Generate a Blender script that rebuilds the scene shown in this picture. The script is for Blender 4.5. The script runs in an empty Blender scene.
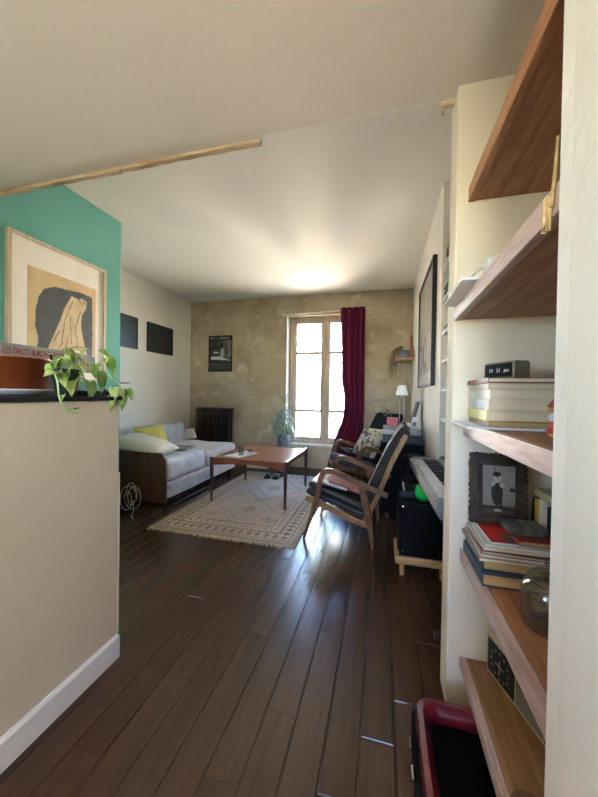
import bpy, math, random
from mathutils import Vector, Matrix, noise, Euler
random.seed(7)
PI = math.pi
scn = bpy.context.scene
COL = scn.collection

# ------------------------------------------------------------------ helpers
def lin(c):
    if isinstance(c, str):
        c = [int(c[i:i+2], 16)/255 for i in (0, 2, 4)]
    return tuple(x/12.92 if x <= .04045 else ((x+.055)/1.055)**2.4 for x in c)

class MB:
    def __init__(s): s.v = []; s.f = []
    def add(s, v, f, M=None):
        b = len(s.v)
        s.v += [tuple(M @ Vector(p)) if M else tuple(p) for p in v]
        s.f += [tuple(i+b for i in q) for q in f]; return s
    def box(s, x0, x1, y0, y1, z0, z1, M=None):
        v = [(x0,y0,z0),(x1,y0,z0),(x1,y1,z0),(x0,y1,z0),(x0,y0,z1),(x1,y0,z1),(x1,y1,z1),(x0,y1,z1)]
        return s.hexa(v, M)
    def hexa(s, v, M=None):
        return s.add(v, [(0,3,2,1),(4,5,6,7),(0,1,5,4),(1,2,6,5),(2,3,7,6),(3,0,4,7)], M)
    def prism(s, poly, axis, a, b, M=None):
        n = len(poly)
        def mk(p, t):
            return {'x': (t, p[0], p[1]), 'y': (p[0], t, p[1]), 'z': (p[0], p[1], t)}[axis]
        v = [mk(p, a) for p in poly] + [mk(p, b) for p in poly]
        f = [tuple(range(n)), tuple(range(2*n-1, n-1, -1))] + [(i, i+n, (i+1) % n+n, (i+1) % n) for i in range(n)]
        return s.add(v, f, M)
    def tube(s, pts, r, n=8, M=None, flat=1.0):
        pts = [Vector(p) for p in pts]; rs = r if isinstance(r, (list, tuple)) else [r]*len(pts)
        v = []; f = []; up = None
        for i, p in enumerate(pts):
            t = (pts[min(i+1, len(pts)-1)]-pts[max(i-1, 0)]).normalized()
            if up is None:
                up = Vector((0,0,1)) if abs(t.z) < .9 else Vector((0,1,0))
            a = t.cross(up).normalized(); b = a.cross(t).normalized(); up = b
            for k in range(n):
                w = 2*PI*(k+.5)/n
                v.append(p+a*math.cos(w)*rs[i]*flat+b*math.sin(w)*rs[i])
        for i in range(len(pts)-1):
            for k in range(n):
                f.append((i*n+k, i*n+(k+1) % n, (i+1)*n+(k+1) % n, (i+1)*n+k))
        f.append(tuple(range(n-1, -1, -1))); f.append(tuple(range((len(pts)-1)*n, len(pts)*n)))
        return s.add(v, f, M)
    def lathe(s, prof, n=24, c=(0,0,0), M=None):
        v = []; f = []
        for r, z in prof:
            for k in range(n):
                w = 2*PI*k/n; v.append((c[0]+r*math.cos(w), c[1]+r*math.sin(w), c[2]+z))
        m = len(prof)
        for i in range(m-1):
            for k in range(n):
                f.append((i*n+k, i*n+(k+1) % n, (i+1)*n+(k+1) % n, (i+1)*n+k))
        f.append(tuple(range(n-1, -1, -1))); f.append(tuple(range((m-1)*n, m*n)))
        return s.add(v, f, M)
    def ball(s, c, r, n=16, M=None):
        if not isinstance(r, (tuple, list)): r = (r, r, r)
        v = []; f = []; h = n//2
        for i in range(h+1):
            t = PI*i/h
            for k in range(n):
                w = 2*PI*k/n
                v.append((c[0]+r[0]*math.sin(t)*math.cos(w), c[1]+r[1]*math.sin(t)*math.sin(w), c[2]-r[2]*math.cos(t)))
        for i in range(h):
            for k in range(n):
                f.append((i*n+k, i*n+(k+1) % n, (i+1)*n+(k+1) % n, (i+1)*n+k))
        return s.add(v, f, M)
    def rbox(s, x0, x1, y0, y1, z0, z1, r, seg=10, amp=0, sag=None, M=None):
        # softly rounded box with optional lumps
        c = Vector(((x0+x1)/2, (y0+y1)/2, (z0+z1)/2)); h = Vector(((x1-x0)/2, (y1-y0)/2, (z1-z0)/2))
        v = []; f = []; idx = {}
        def vert(p):
            k = tuple(round(q, 5) for q in p)
            if k in idx: return idx[k]
            q = Vector((p[0]*h.x, p[1]*h.y, p[2]*h.z))
            inn = Vector([max(-(h[i]-r), min(h[i]-r, q[i])) for i in range(3)])
            d = q-inn
            q = inn+(d.normalized()*r if d.length > 1e-6 else d)
            if amp:
                w = c+q
                q = q*(1)+Vector((noise.noise(w*5), noise.noise(w*5+Vector((9,0,0))), noise.noise(w*4+Vector((0,7,0)))))*amp
            if sag: q.z += sag(p)
            idx[k] = len(v); v.append(c+q); return idx[k]
        def pos(i):   # cluster samples near the edges
            t = -1+2*i/seg; return math.copysign(abs(math.sin(t*PI/2))**.9, t) if t else 0
        for ax in range(3):
            for sg in (-1, 1):
                for i in range(seg):
                    for j in range(seg):
                        q = []
                        for di, dj in ((0,0),(1,0),(1,1),(0,1)):
                            p = [0,0,0]; p[ax] = sg; p[(ax+1) % 3] = pos(i+di); p[(ax+2) % 3] = pos(j+dj); q.append(vert(p))
                        f.append(tuple(q) if sg > 0 else tuple(reversed(q)))
        return s.add(v, f, M)
    def pillow(s, w, d, h, n=14, M=None, amp=.0):
        v = []; f = []
        for sg in (1, -1):
            for i in range(n+1):
                for j in range(n+1):
                    a = -1+2*i/n; b = -1+2*j/n
                    e = max(0, (1-a**4)*(1-b**4))**.5
                    x = a*w/2*(1-.07*b*b*(1-abs(a)**3*.9)*0-.06*(1-b*b)*abs(a)); y = b*d/2*(1-.06*(1-a*a)*abs(b))
                    z = sg*h/2*e+amp*noise.noise(Vector((a*3, b*3, sg)))*e
                    v.append((x, y, z))
        N = (n+1)*(n+1)
        for k in (0, 1):
            for i in range(n):
                for j in range(n):
                    q = (k*N+i*(n+1)+j, k*N+(i+1)*(n+1)+j, k*N+(i+1)*(n+1)+j+1, k*N+i*(n+1)+j+1)
                    f.append(q if k == 0 else q[::-1])
        return s.add(v, f, M)

def obj(name, mb, mat, parent=None, loc=(0,0,0), rot=(0,0,0), bevel=0, smooth=False, solid=0, auto=None):
    me = bpy.data.meshes.new(name); me.from_pydata(mb.v, [], mb.f); me.update()
    import bmesh
    bm = bmesh.new(); bm.from_mesh(me); bmesh.ops.remove_doubles(bm, verts=bm.verts, dist=1e-6)
    bmesh.ops.recalc_face_normals(bm, faces=bm.faces); bm.to_mesh(me); bm.free()
    o = bpy.data.objects.new(name, me); COL.objects.link(o)
    o.location = loc; o.rotation_euler = rot
    if mat: me.materials.append(mat)
    if parent: o.parent = parent
    if smooth:
        for p in me.polygons: p.use_smooth = True
        if auto is not False: me.set_sharp_from_angle(angle=math.radians(auto or 45))
    if solid:
        m = o.modifiers.new('s', 'SOLIDIFY'); m.thickness = solid; m.offset = 0
    if bevel:
        m = o.modifiers.new('b', 'BEVEL'); m.width = bevel; m.segments = 2; m.limit_method = 'ANGLE'; m.angle_limit = math.radians(35)
    return o

def tag(o, label, cat, group=None):
    o['label'] = label; o['category'] = cat
    if group: o['group'] = group
    return o
def thing(name, label, cat, loc=(0,0,0), rot=0, group=None):
    o = bpy.data.objects.new(name, None); COL.objects.link(o); o.empty_display_size = .05
    o.location = loc; o.rotation_euler = rot if isinstance(rot, tuple) else (0, 0, rot)
    return tag(o, label, cat, group)
def struct(name, mb, mat, parent=None, **k):
    o = obj(name, mb, mat, parent, **k)
    if not parent: o['kind'] = 'structure'
    return o
def dup(root, loc=None, rot=None, label=None):
    r = root.copy(); COL.objects.link(r)
    if loc is not None: r.location = loc
    if rot is not None: r.rotation_euler = rot
    if label: r['label'] = label
    for ch in list(root.children):
        c = ch.copy(); COL.objects.link(c); c.parent = r
        for g in list(ch.children):
            d = g.copy(); COL.objects.link(d); d.parent = c
    return r
B = lambda *a, **k: MB().box(*a, **k)
def T(loc=(0,0,0), rot=(0,0,0)): return Matrix.Translation(loc) @ Euler(rot).to_matrix().to_4x4()

# ------------------------------------------------------------------ materials
class NT:
    def __init__(s, name):
        s.m = bpy.data.materials.new(name); s.m.use_nodes = True
        s.t = s.m.node_tree; s.n = s.t.nodes; s.l = s.t.links
        s.b = s.n['Principled BSDF']
    def new(s, typ, **k):
        x = s.n.new(typ)
        for a, v in k.items():
            if a in x.inputs.keys() if hasattr(x.inputs, 'keys') else False: x.inputs[a].default_value = v
            else: setattr(x, a, v)
        return x
    def link(s, a, b): s.l.new(a, b)

def ramp(nt, fac, stops):
    r = nt.new('ShaderNodeValToRGB'); e = r.color_ramp.elements
    while len(e) < len(stops): e.new(.5)
    for i, (p, c) in enumerate(stops):
        e[i].position = p; e[i].color = (*lin(c), 1)
    nt.link(fac, r.inputs[0]); return r.outputs[0]
def coords(nt, scale=(1,1,1), rot=(0,0,0), kind='Object'):
    tc = nt.new('ShaderNodeTexCoord'); mp = nt.new('ShaderNodeMapping')
    mp.inputs['Scale'].default_value = scale; mp.inputs['Rotation'].default_value = rot
    nt.link(tc.outputs[kind], mp.inputs[0]); return mp.outputs[0]
def noi(nt, vec, scale=5, detail=4, rough=.5, dist=0):
    n = nt.new('ShaderNodeTexNoise'); n.inputs['Scale'].default_value = scale
    n.inputs['Detail'].default_value = detail; n.inputs['Roughness'].default_value = rough
    n.inputs['Distortion'].default_value = dist
    nt.link(vec, n.inputs['Vector']); return n.outputs[0]
def bump(nt, h, strength=.2, dist=.01):
    b = nt.new('ShaderNodeBump'); b.inputs['Strength'].default_value = strength; b.inputs['Distance'].default_value = dist
    nt.link(h, b.inputs['Height']); nt.link(b.outputs[0], nt.b.inputs['Normal'])
def mat(name, a, b=None, rough=.6, scale=8, metal=0, bmp=0, stretch=(1,1,1), spec=.5, bd=.004, detail=4, lo=.35, hi=.65, sheen=0, coat=0, rot=(0,0,0)):
    nt = NT(name); nt.b.inputs['Roughness'].default_value = rough; nt.b.inputs['Metallic'].default_value = metal
    nt.b.inputs['Specular IOR Level'].default_value = spec
    if sheen: nt.b.inputs['Sheen Weight'].default_value = sheen
    if coat: nt.b.inputs['Coat Weight'].default_value = coat; nt.b.inputs['Coat Roughness'].default_value = .12
    v = coords(nt, stretch, rot); f = noi(nt, v, scale, detail)
    nt.link(ramp(nt, f, [(lo, a), (hi, b or a)]), nt.b.inputs['Base Color'])
    if bmp: bump(nt, f, bmp, bd)
    return nt.m
def wood(name, a, b, c, axis='x', rough=.4, ring=14, coat=0, bmp=.08):
    nt = NT(name); nt.b.inputs['Roughness'].default_value = rough
    if coat: nt.b.inputs['Coat Weight'].default_value = coat; nt.b.inputs['Coat Roughness'].default_value = .15
    s = {'x': (.8, 9, 9), 'y': (9, .8, 9), 'z': (9, 9, .8)}[axis]
    v = coords(nt, s); n1 = noi(nt, v, ring*.25, 5, .6, .6); 
    n2 = noi(nt, coords(nt, tuple(q*5 for q in s)), 3, 3)
    mx = nt.new('ShaderNodeMath', operation='MULTIPLY_ADD'); nt.link(n2, mx.inputs[0]); mx.inputs[1].default_value = .3; nt.link(n1, mx.inputs[2])
    nt.link(ramp(nt, mx.outputs[0], [(.45, a), (.62, b), (.8, c)]), nt.b.inputs['Base Color'])
    bump(nt, mx.outputs[0], bmp, .003); return nt.m
def plaster(name, a, b, dirt=None, scale=1.5, bmp=.15, rough=.85):
    nt = NT(name); nt.b.inputs['Roughness'].default_value = rough; nt.b.inputs['Specular IOR Level'].default_value = .25
    v = coords(nt); f = noi(nt, v, scale, 6, .55)
    nt.link(ramp(nt, f, [(.3, a), (.7, b)]), nt.b.inputs['Base Color'])
    f2 = noi(nt, v, 14, 6, .6); bump(nt, f2, bmp, .01); return nt.m
def vcol(name, rough=.6, coat=0, bmp=0):
    nt = NT(name); nt.b.inputs['Roughness'].default_value = rough
    if coat: nt.b.inputs['Coat Weight'].default_value = coat; nt.b.inputs['Coat Roughness'].default_value = .05
    a = nt.new('ShaderNodeAttribute', attribute_name='pic'); 
    if bmp:
        f = noi(nt, coords(nt), 260, 3); bump(nt, f, bmp, .003)
    nt.link(a.outputs['Color'], nt.b.inputs['Base Color']); return nt.m

M = {}
M['ceil_far'] = plaster('ceiling_paint', 'e2dccd', 'e9e4d7', scale=.8)
M['ceil_near'] = plaster('hall_ceiling_paint', 'd9cebd', 'e0d6c6', scale=.9, bmp=.3)
M['white'] = plaster('white_wall_paint', 'e4dccc', 'ece5d6', scale=1.1)
M['cream'] = plaster('cream_wall_paint', 'c9bda6', 'd3c8b3', scale=2.5, bmp=.4)
M['cream2'] = plaster('cream_panel_paint', 'd7caae', 'e0d3bb', scale=2, bmp=.35)
M['postwhite'] = plaster('chalky_white_post_paint', 'd4c9b4', 'dcd2bf', scale=3, bmp=.4)
M['teal'] = plaster('teal_wall_paint', '66a494', '72b0a0', scale=2.2, bmp=.12)
M['half'] = plaster('beige_low_wall_paint', 'c6b598', 'cebea3', scale=2, bmp=.15)
M['trimwhite'] = mat('gloss_white_trim', 'd6d0c8', 'dedad2', rough=.35)
M['stone'] = None
def stone():
    nt = NT('bare_stone_wall'); nt.b.inputs['Roughness'].default_value = .92; nt.b.inputs['Specular IOR Level'].default_value = .15
    v = coords(nt)
    # wobbly ashlar joints on the x / z plane
    sep = nt.new('ShaderNodeSeparateXYZ'); nt.link(v, sep.inputs[0])
    cmb = nt.new('ShaderNodeCombineXYZ'); nt.link(sep.outputs[0], cmb.inputs[0]); nt.link(sep.outputs[2], cmb.inputs[1])
    wob = nt.new('ShaderNodeTexNoise'); wob.inputs['Scale'].default_value = 5; nt.link(cmb.outputs[0], wob.inputs['Vector'])
    ad = nt.new('ShaderNodeVectorMath', operation='MULTIPLY_ADD'); nt.link(wob.outputs['Color'], ad.inputs[0]); ad.inputs[1].default_value = (.035,.035,0); nt.link(cmb.outputs[0], ad.inputs[2])
    br = nt.new('ShaderNodeTexBrick'); br.offset = .5; nt.link(ad.outputs[0], br.inputs['Vector'])
    br.inputs['Scale'].default_value = 1; br.inputs['Brick Width'].default_value = .62; br.inputs['Row Height'].default_value = .56
    br.inputs['Mortar Size'].default_value = .011; br.inputs['Mortar Smooth'].default_value = .6; br.inputs['Bias'].default_value = 0
    br.inputs['Color1'].default_value = (*lin('b5a890'),1); br.inputs['Color2'].default_value = (*lin('baae97'),1); br.inputs['Mortar'].default_value = (*lin('c0b49d'),1)
    f = noi(nt, v, 2.3, 8, .65, .4)
    mixc = nt.new('ShaderNodeMix', data_type='RGBA', blend_type='MULTIPLY'); mixc.inputs[0].default_value = .7
    nt.link(br.outputs[0], mixc.inputs[6]); nt.link(ramp(nt, f, [(.3, 'bfb09a'), (.5, 'f0e8da'), (.7, 'ffffff')]), mixc.inputs[7])
    f3 = noi(nt, v, 3.1, 7, .62, 1.2)
    m2 = nt.new('ShaderNodeMix', data_type='RGBA'); 
    pr = ramp(nt, f3, [(.56, '000000'), (.68, 'cccccc')]); nt.link(pr, m2.inputs[0])
    nt.link(mixc.outputs[2], m2.inputs[6]); m2.inputs[7].default_value = (*lin('d2c6ae'), 1)
    nt.link(m2.outputs[2], nt.b.inputs['Base Color'])
    add = nt.new('ShaderNodeMath', operation='MULTIPLY_ADD'); nt.link(f, add.inputs[0]); add.inputs[1].default_value = .6; nt.link(br.outputs[1], add.inputs[2])
    bump(nt, add.outputs[0], .35, .02); return nt.m
M['stone'] = stone()
def floorwood():
    nt = NT('dark_oak_planks'); 
    at_ = nt.new('ShaderNodeAttribute', attribute_name='tone')
    v = coords(nt, (14, 1.1, 1)); 
    ofs = nt.new('ShaderNodeVectorMath', operation='MULTIPLY_ADD'); nt.link(at_.outputs['Color'], ofs.inputs[0]); ofs.inputs[1].default_value = (40, 30, 0); nt.link(v, ofs.inputs[2])
    n1 = noi(nt, ofs.outputs[0], 1.6, 6, .6, 1.2)
    n2 = noi(nt, coords(nt, (2.2, .8, 1)), 1.1, 3)
    mx = nt.new('ShaderNodeMath', operation='MULTIPLY_ADD'); nt.link(n2, mx.inputs[0]); mx.inputs[1].default_value = .35; nt.link(n1, mx.inputs[2])
    col = ramp(nt, mx.outputs[0], [(.35, '3a271b'), (.62, '4b3323'), (.95, '5b402b')])
    mm = nt.new('ShaderNodeMix', data_type='RGBA', blend_type='MULTIPLY'); mm.inputs[0].default_value = 1
    rr = ramp(nt, at_.outputs['Fac'], [(0, 'd4cccc'), (1, 'ffffff')])
    nt.link(col, mm.inputs[6]); nt.link(rr, mm.inputs[7]); nt.link(mm.outputs[2], nt.b.inputs['Base Color'])
    rg = nt.new('ShaderNodeMapRange'); nt.link(n1, rg.inputs[0]); rg.inputs[3].default_value = .22; rg.inputs[4].default_value = .29
    nt.link(rg.outputs[0], nt.b.inputs['Roughness']); nt.b.inputs['Specular IOR Level'].default_value = .5
    bump(nt, n1, .07, .003); return nt.m
M['floor'] = floorwood()
M['shelf'] = wood('reddish_shelf_wood', '80512f', '9e6a44', 'b08058', 'y', .5)
M['shelfedge'] = wood('planed_pinkish_edge_wood', '98786a', 'b09284', 'c4aaa0', 'y', .45)
M['lightshelf'] = wood('golden_shelf_wood', '85603e', '987048', 'ab865c', 'y', .5)
M['teak'] = wood('teak_tabletop_wood', '6a3420', '8a4a2e', '9c5a38', 'x', .3, coat=.3)
M['darkwood'] = wood('dark_rosewood', '2c1611', '45241a', '55301f', 'z', .35, coat=.2)
M['walnut'] = wood('walnut_panel_wood', '3a241b', '4e3427', '5c4030', 'z', .5)
M['armwood'] = wood('walnut_arm_wood', '422814', '64401f', '76502c', 'x', .5, coat=0)
M['armwood2'] = wood('honey_brown_wood', '6e4a2a', '8c6238', '9a7044', 'z', .35, coat=.2)
M['pine'] = wood('pale_pine_wood', 'a07844', 'b98f58', 'c9a068', 'x', .5)
M['lath'] = wood('broken_lath_wood', '8b6a48', 'b39a76', 'd0bea0', 'x', .9)
M['winwood'] = wood('worn_window_wood', 'a09078', 'b4a58e', 'c6b9a4', 'z', .6)
M['black'] = mat('black_plastic', '0b0b0c', '121214', rough=.38)
M['blackmat'] = mat('black_matte', '0a0909', '100f0f', rough=.8, spec=.2)
M['gloss'] = mat('black_gloss', '020202', '030303', rough=.5, spec=.15)
M['iron'] = mat('brown_radiator_paint', '281a18', '33211e', rough=.4, scale=20)
M['chrome'] = mat('chrome', 'c8c8c8', 'd8d8d8', rough=.12, metal=1)
M['grey'] = mat('grey_plastic', '8c8c88', '9a9a96', rough=.4)
M['silver'] = mat('silver_plastic', '7c7c7a', '888886', rough=.35, metal=.3)
M['fabric'] = mat('pale_grey_velour', 'a9abb4', 'c6c6cb', rough=.9, scale=7, bmp=.35, bd=.01, sheen=.4)
M['fabric2'] = mat('warm_grey_velour', 'b4aea6', 'c6c0b8', rough=.9, scale=6, bmp=.3, bd=.01, sheen=.3)
M['pillow'] = mat('ivory_knit', 'c8c0b0', 'dcd6c8', rough=.95, scale=70, bmp=.7, bd=.006, stretch=(1,1,1))
M['yellow'] = mat('mustard_velvet', 'b0a040', 'd0c060', rough=.85, scale=9, bmp=.2, sheen=.3)
M['greyblanket'] = mat('taupe_blanket', '6e6660', '867e76', rough=.95, scale=30, bmp=.4)
M['leather'] = mat('dark_olive_leather', '22211c', '312f27', rough=.5, scale=9, bmp=.15)
M['leatherback'] = mat('worn_dark_brown_leather', '282218', '38322a', rough=.75, scale=9, bmp=.15, spec=.25)
M['bluegrey'] = mat('blue_grey_cloth', '3e434e', '555b66', rough=.8, scale=12, bmp=.2)
M['pinkcloth'] = mat('dusty_pink_cloth', '8a4a48', 'a06660', rough=.85, scale=14, bmp=.3)
M['cowcloth'] = mat('patterned_cushion_cloth', '5a5448', 'b0a68e', rough=.9, scale=16, lo=.45, hi=.52)
M['darkpat'] = mat('black_white_print_cloth', '1e1e22', 'a09c98', rough=.9, scale=40, lo=.5, hi=.56)
def curtainmat():
    nt = NT('burgundy_curtain_cloth'); nt.b.inputs['Roughness'].default_value = .85
    f = noi(nt, coords(nt, (1,1,.2)), 30, 3)
    c = ramp(nt, f, [(.3, '5c1834'), (.7, '742246')]); nt.link(c, nt.b.inputs['Base Color'])
    tr = nt.new('ShaderNodeBsdfTranslucent'); nt.link(c, tr.inputs[0])
    mx = nt.new('ShaderNodeMixShader'); mx.inputs[0].default_value = .36
    nt.link(nt.b.outputs[0], mx.inputs[1]); nt.link(tr.outputs[0], mx.inputs[2])
    nt.link(mx.outputs[0], nt.n['Material Output'].inputs[0]); return nt.m
M['curtain'] = curtainmat()
def glassmat(name, tint='ffffff', refl=.05):
    nt = NT(name)
    tr = nt.new('ShaderNodeBsdfTransparent'); tr.inputs[0].default_value = (*lin(tint), 1)
    gl = nt.new('ShaderNodeBsdfGlossy'); gl.inputs['Roughness'].default_value = .03
    fr = nt.new('ShaderNodeLayerWeight'); fr.inputs[0].default_value = .5
    pw = nt.new('ShaderNodeMath', operation='POWER'); nt.link(fr.outputs['Facing'], pw.inputs[0]); pw.inputs[1].default_value = 3.5
    v = coords(nt); f = noi(nt, v, 3, 1)
    ns = nt.new('ShaderNodeMath', operation='MULTIPLY_ADD'); nt.link(f, ns.inputs[0]); ns.inputs[1].default_value = .02; ns.inputs[2].default_value = refl
    ad = nt.new('ShaderNodeMath', operation='MULTIPLY_ADD'); nt.link(pw.outputs[0], ad.inputs[0]); ad.inputs[1].default_value = .75; nt.link(ns.outputs[0], ad.inputs[2])
    mx = nt.new('ShaderNodeMixShader'); nt.link(ad.outputs[0], mx.inputs[0]); nt.link(tr.outputs[0], mx.inputs[1]); nt.link(gl.outputs[0], mx.inputs[2])
    nt.link(mx.outputs[0], nt.n['Material Output'].inputs[0]); return nt.m
M['glass'] = glassmat('window_glass', 'fafcfc', .03)
M['jar'] = glassmat('jar_glass', 'efefeb', .09)
M['copper'] = mat('copper', '8a4424', 'a3582e', rough=.35, metal=.75, scale=5)
M['copperdark'] = mat('copper_inside', '5a3020', '6b3a26', rough=.5, metal=.6)
M['plate'] = mat('white_ceramic', 'c8c6c0', 'd2d0ca', rough=.25)
M['leaf'] = mat('pothos_leaf', '5c7c2c', 'b0bf74', rough=.35, scale=22, lo=.42, hi=.66, stretch=(1,1,1))
M['stem'] = mat('pothos_stem', '8aa850', 'a8bf70', rough=.5)
M['dleaf'] = mat('dracaena_leaf', '4a5f60', '8ca3a8', rough=.45, scale=30)
M['dleaf2'] = mat('dracaena_leaf_green', '4e6a34', '8aa860', rough=.45, scale=30)
M['dryleaf'] = mat('thin_brownish_leaf', '5c4a2c', '6e6a3c', rough=.7)
M['blueglass'] = mat('slate_glazed_ceramic', '4e5c6c', '8f9aa4', rough=.15, scale=6)
M['paper'] = mat('paper_edges', 'cdbb9a', 'decdae', rough=.8, scale=3, stretch=(1,1,90), lo=.3, hi=.7)
M['oldpaper'] = mat('yellowed_paper_edges', 'b08f58', 'c8a870', rough=.8, scale=3, stretch=(1,1,90))
M['sheet'] = mat('white_paper', 'dcdcda', 'e6e6e4', rough=.7)
M['bluesheet'] = mat('pale_blue_paper', 'b8cade', 'ccd8e6', rough=.5)
M['straw'] = mat('straw', '8a6a38', 'b49660', rough=.7, scale=60)
M['green'] = mat('green_rubber', '00a838', '08b844', rough=.35)
M['pinkpot'] = mat('coral_paper', 'c46a70', 'd07c80', rough=.7)
M['lampshade'] = mat('white_lampshade', 'e8eae4', 'f0f0ea', rough=.7)
M['burg'] = mat('burgundy_leatherette', '500a16', '6a101e', rough=.28, scale=6, coat=.4)
M['lining'] = mat('black_lining', '020202', '040303', rough=.95, scale=60, spec=.1)
M['frameold'] = mat('carved_dark_frame', '241a14', '4a3a2c', rough=.45, scale=28, bmp=.6, bd=.008)
M['paleframe'] = wood('pale_oak_frame_wood', 'b09c7c', 'c0ae90', 'ccbb9e', 'z', .5)
M['mount'] = mat('cream_mount_card', 'e4ddcc', 'e9e3d3', rough=.7)
M['olive'] = mat('olive_grey_plastic', '6e6a58', '7c7864', rough=.5)
M['beige'] = mat('beige_plastic', 'b4aa86', 'c2b894', rough=.45)
M['greycard'] = mat('grey_card', '8c8a80', '98958a', rough=.8)
M['redink'] = mat('red_ink', '8c2a20', '9a3226', rough=.8)
M['whiteink'] = mat('white_ink', 'dcdcdc', 'e6e6e6', rough=.6)
M['cable'] = mat('pale_cable', 'b8b8b0', 'c6c6be', rough=.5)
M['pic'] = vcol('printed_picture', .5)
M['picgloss'] = vcol('printed_picture_under_glass', .4, coat=1)
M['rug'] = vcol('woven_rug', .95, bmp=.5)
M['fringe'] = mat('rug_fringe_wool', 'a89c84', 'c4b89e', rough=.95, scale=60)
M['darkpic'] = mat('dark_print', '0c0f11', '1a2224', rough=.4, scale=6, coat=.15, detail=6)
M['facade'] = mat('pale_limestone_facade', 'd6cabb', 'dfd3c6', rough=.9, scale=1)
M['zinc'] = mat('blue_zinc_roof', '7fa6b4', '9cbcc6', rough=.5, scale=2)
M['street'] = mat('grey_street', 'a8a096', 'b2aaa0', rough=.9, scale=1)
M['darkglass'] = mat('dark_window_glass', '6a6e74', '7a7e84', rough=.2)
def bk(c1): return mat('book_cover_'+c1, c1, c1, rough=.5)

def picture(name, w, h, nx, ny, fn, m, parent=None, plane='yz', loc=(0,0,0), rot=(0,0,0), jitter=0):
    # flat printed sheet: fn(u,v) -> srgb colour. plane gives its axes
    v = []; f = []
    for j in range(ny+1):
        for i in range(nx+1):
            a = w*i/nx; b = h*j/ny
            v.append({'yz': (0,a,b), 'xz': (a,0,b), 'xy': (a,b,0)}[plane])
    for j in range(ny):
        for i in range(nx):
            k = j*(nx+1)+i; f.append((k, k+1, k+nx+2, k+nx+1))
    me = bpy.data.meshes.new(name); me.from_pydata(v, [], f)
    ca = me.color_attributes.new('pic', 'FLOAT_COLOR', 'CORNER')
    k = 0
    for j in range(ny):
        for i in range(nx):
            c = (*lin(fn((i+.5)/nx, (j+.5)/ny)), 1)
            for _ in range(4): ca.data[k].color = c; k += 1
    me.materials.append(m); o = bpy.data.objects.new(name, me); COL.objects.link(o)
    o.location = loc; o.rotation_euler = rot
    if parent: o.parent = parent
    return o
def inpoly(x, y, P):
    c = False; n = len(P); j = n-1
    for i in range(n):
        if (P[i][1] > y) != (P[j][1] > y) and x < (P[j][0]-P[i][0])*(y-P[i][1])/(P[j][1]-P[i][1])+P[i][0]: c = not c
        j = i
    return c
def mixc(a, b, t): return tuple(p*(1-t)+q*t for p, q in zip(a, b))
def hx(s): return tuple(int(s[i:i+2], 16)/255 for i in (0,2,4))
def nz(x, y, s=1, o=0): return noise.noise(Vector((x*s, y*s, o)))
def frame4(w, h, t, d, plane='yz', M_=None):
    # picture frame ring w x h, bar width t, depth d
    m = MB()
    for a0, a1, b0, b1 in ((0,w,0,t), (0,w,h-t,h), (0,t,t,h-t), (w-t,w,t,h-t)):
        if plane == 'yz': m.box(0, d, a0, a1, b0, b1, M=M_)
        else: m.box(a0, a1, 0, d, b0, b1, M=M_)
    return m
def text(body, size, m, parent, loc, rot, depth=.0006, name='lettering', sx=1):
    c = bpy.data.curves.new(name, 'FONT'); c.body = body; c.size = size; c.extrude = depth; c.align_x = 'LEFT'
    o = bpy.data.objects.new(name, c); COL.objects.link(o)
    bpy.context.view_layer.update()
    me = bpy.data.meshes.new_from_object(o.evaluated_get(bpy.context.evaluated_depsgraph_get()))
    COL.objects.unlink(o); bpy.data.objects.remove(o)
    me.materials.clear(); me.materials.append(m)
    for v in me.vertices: v.co.x *= sx
    q = bpy.data.objects.new(name, me); COL.objects.link(q); q.location = loc; q.rotation_euler = rot; q.parent = parent
    return q

# ------------------------------------------------------------------ room shell
XL, XR, YB, ZC = -3.21, .40, 4.85, 2.70       # living room
XT, YT = -2.35, 2.43                          # teal partition face and its end
ZH, YH = 2.28, 1.33                           # lowered hall ceiling and its edge
YP = 1.277                                    # niche end panel

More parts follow.
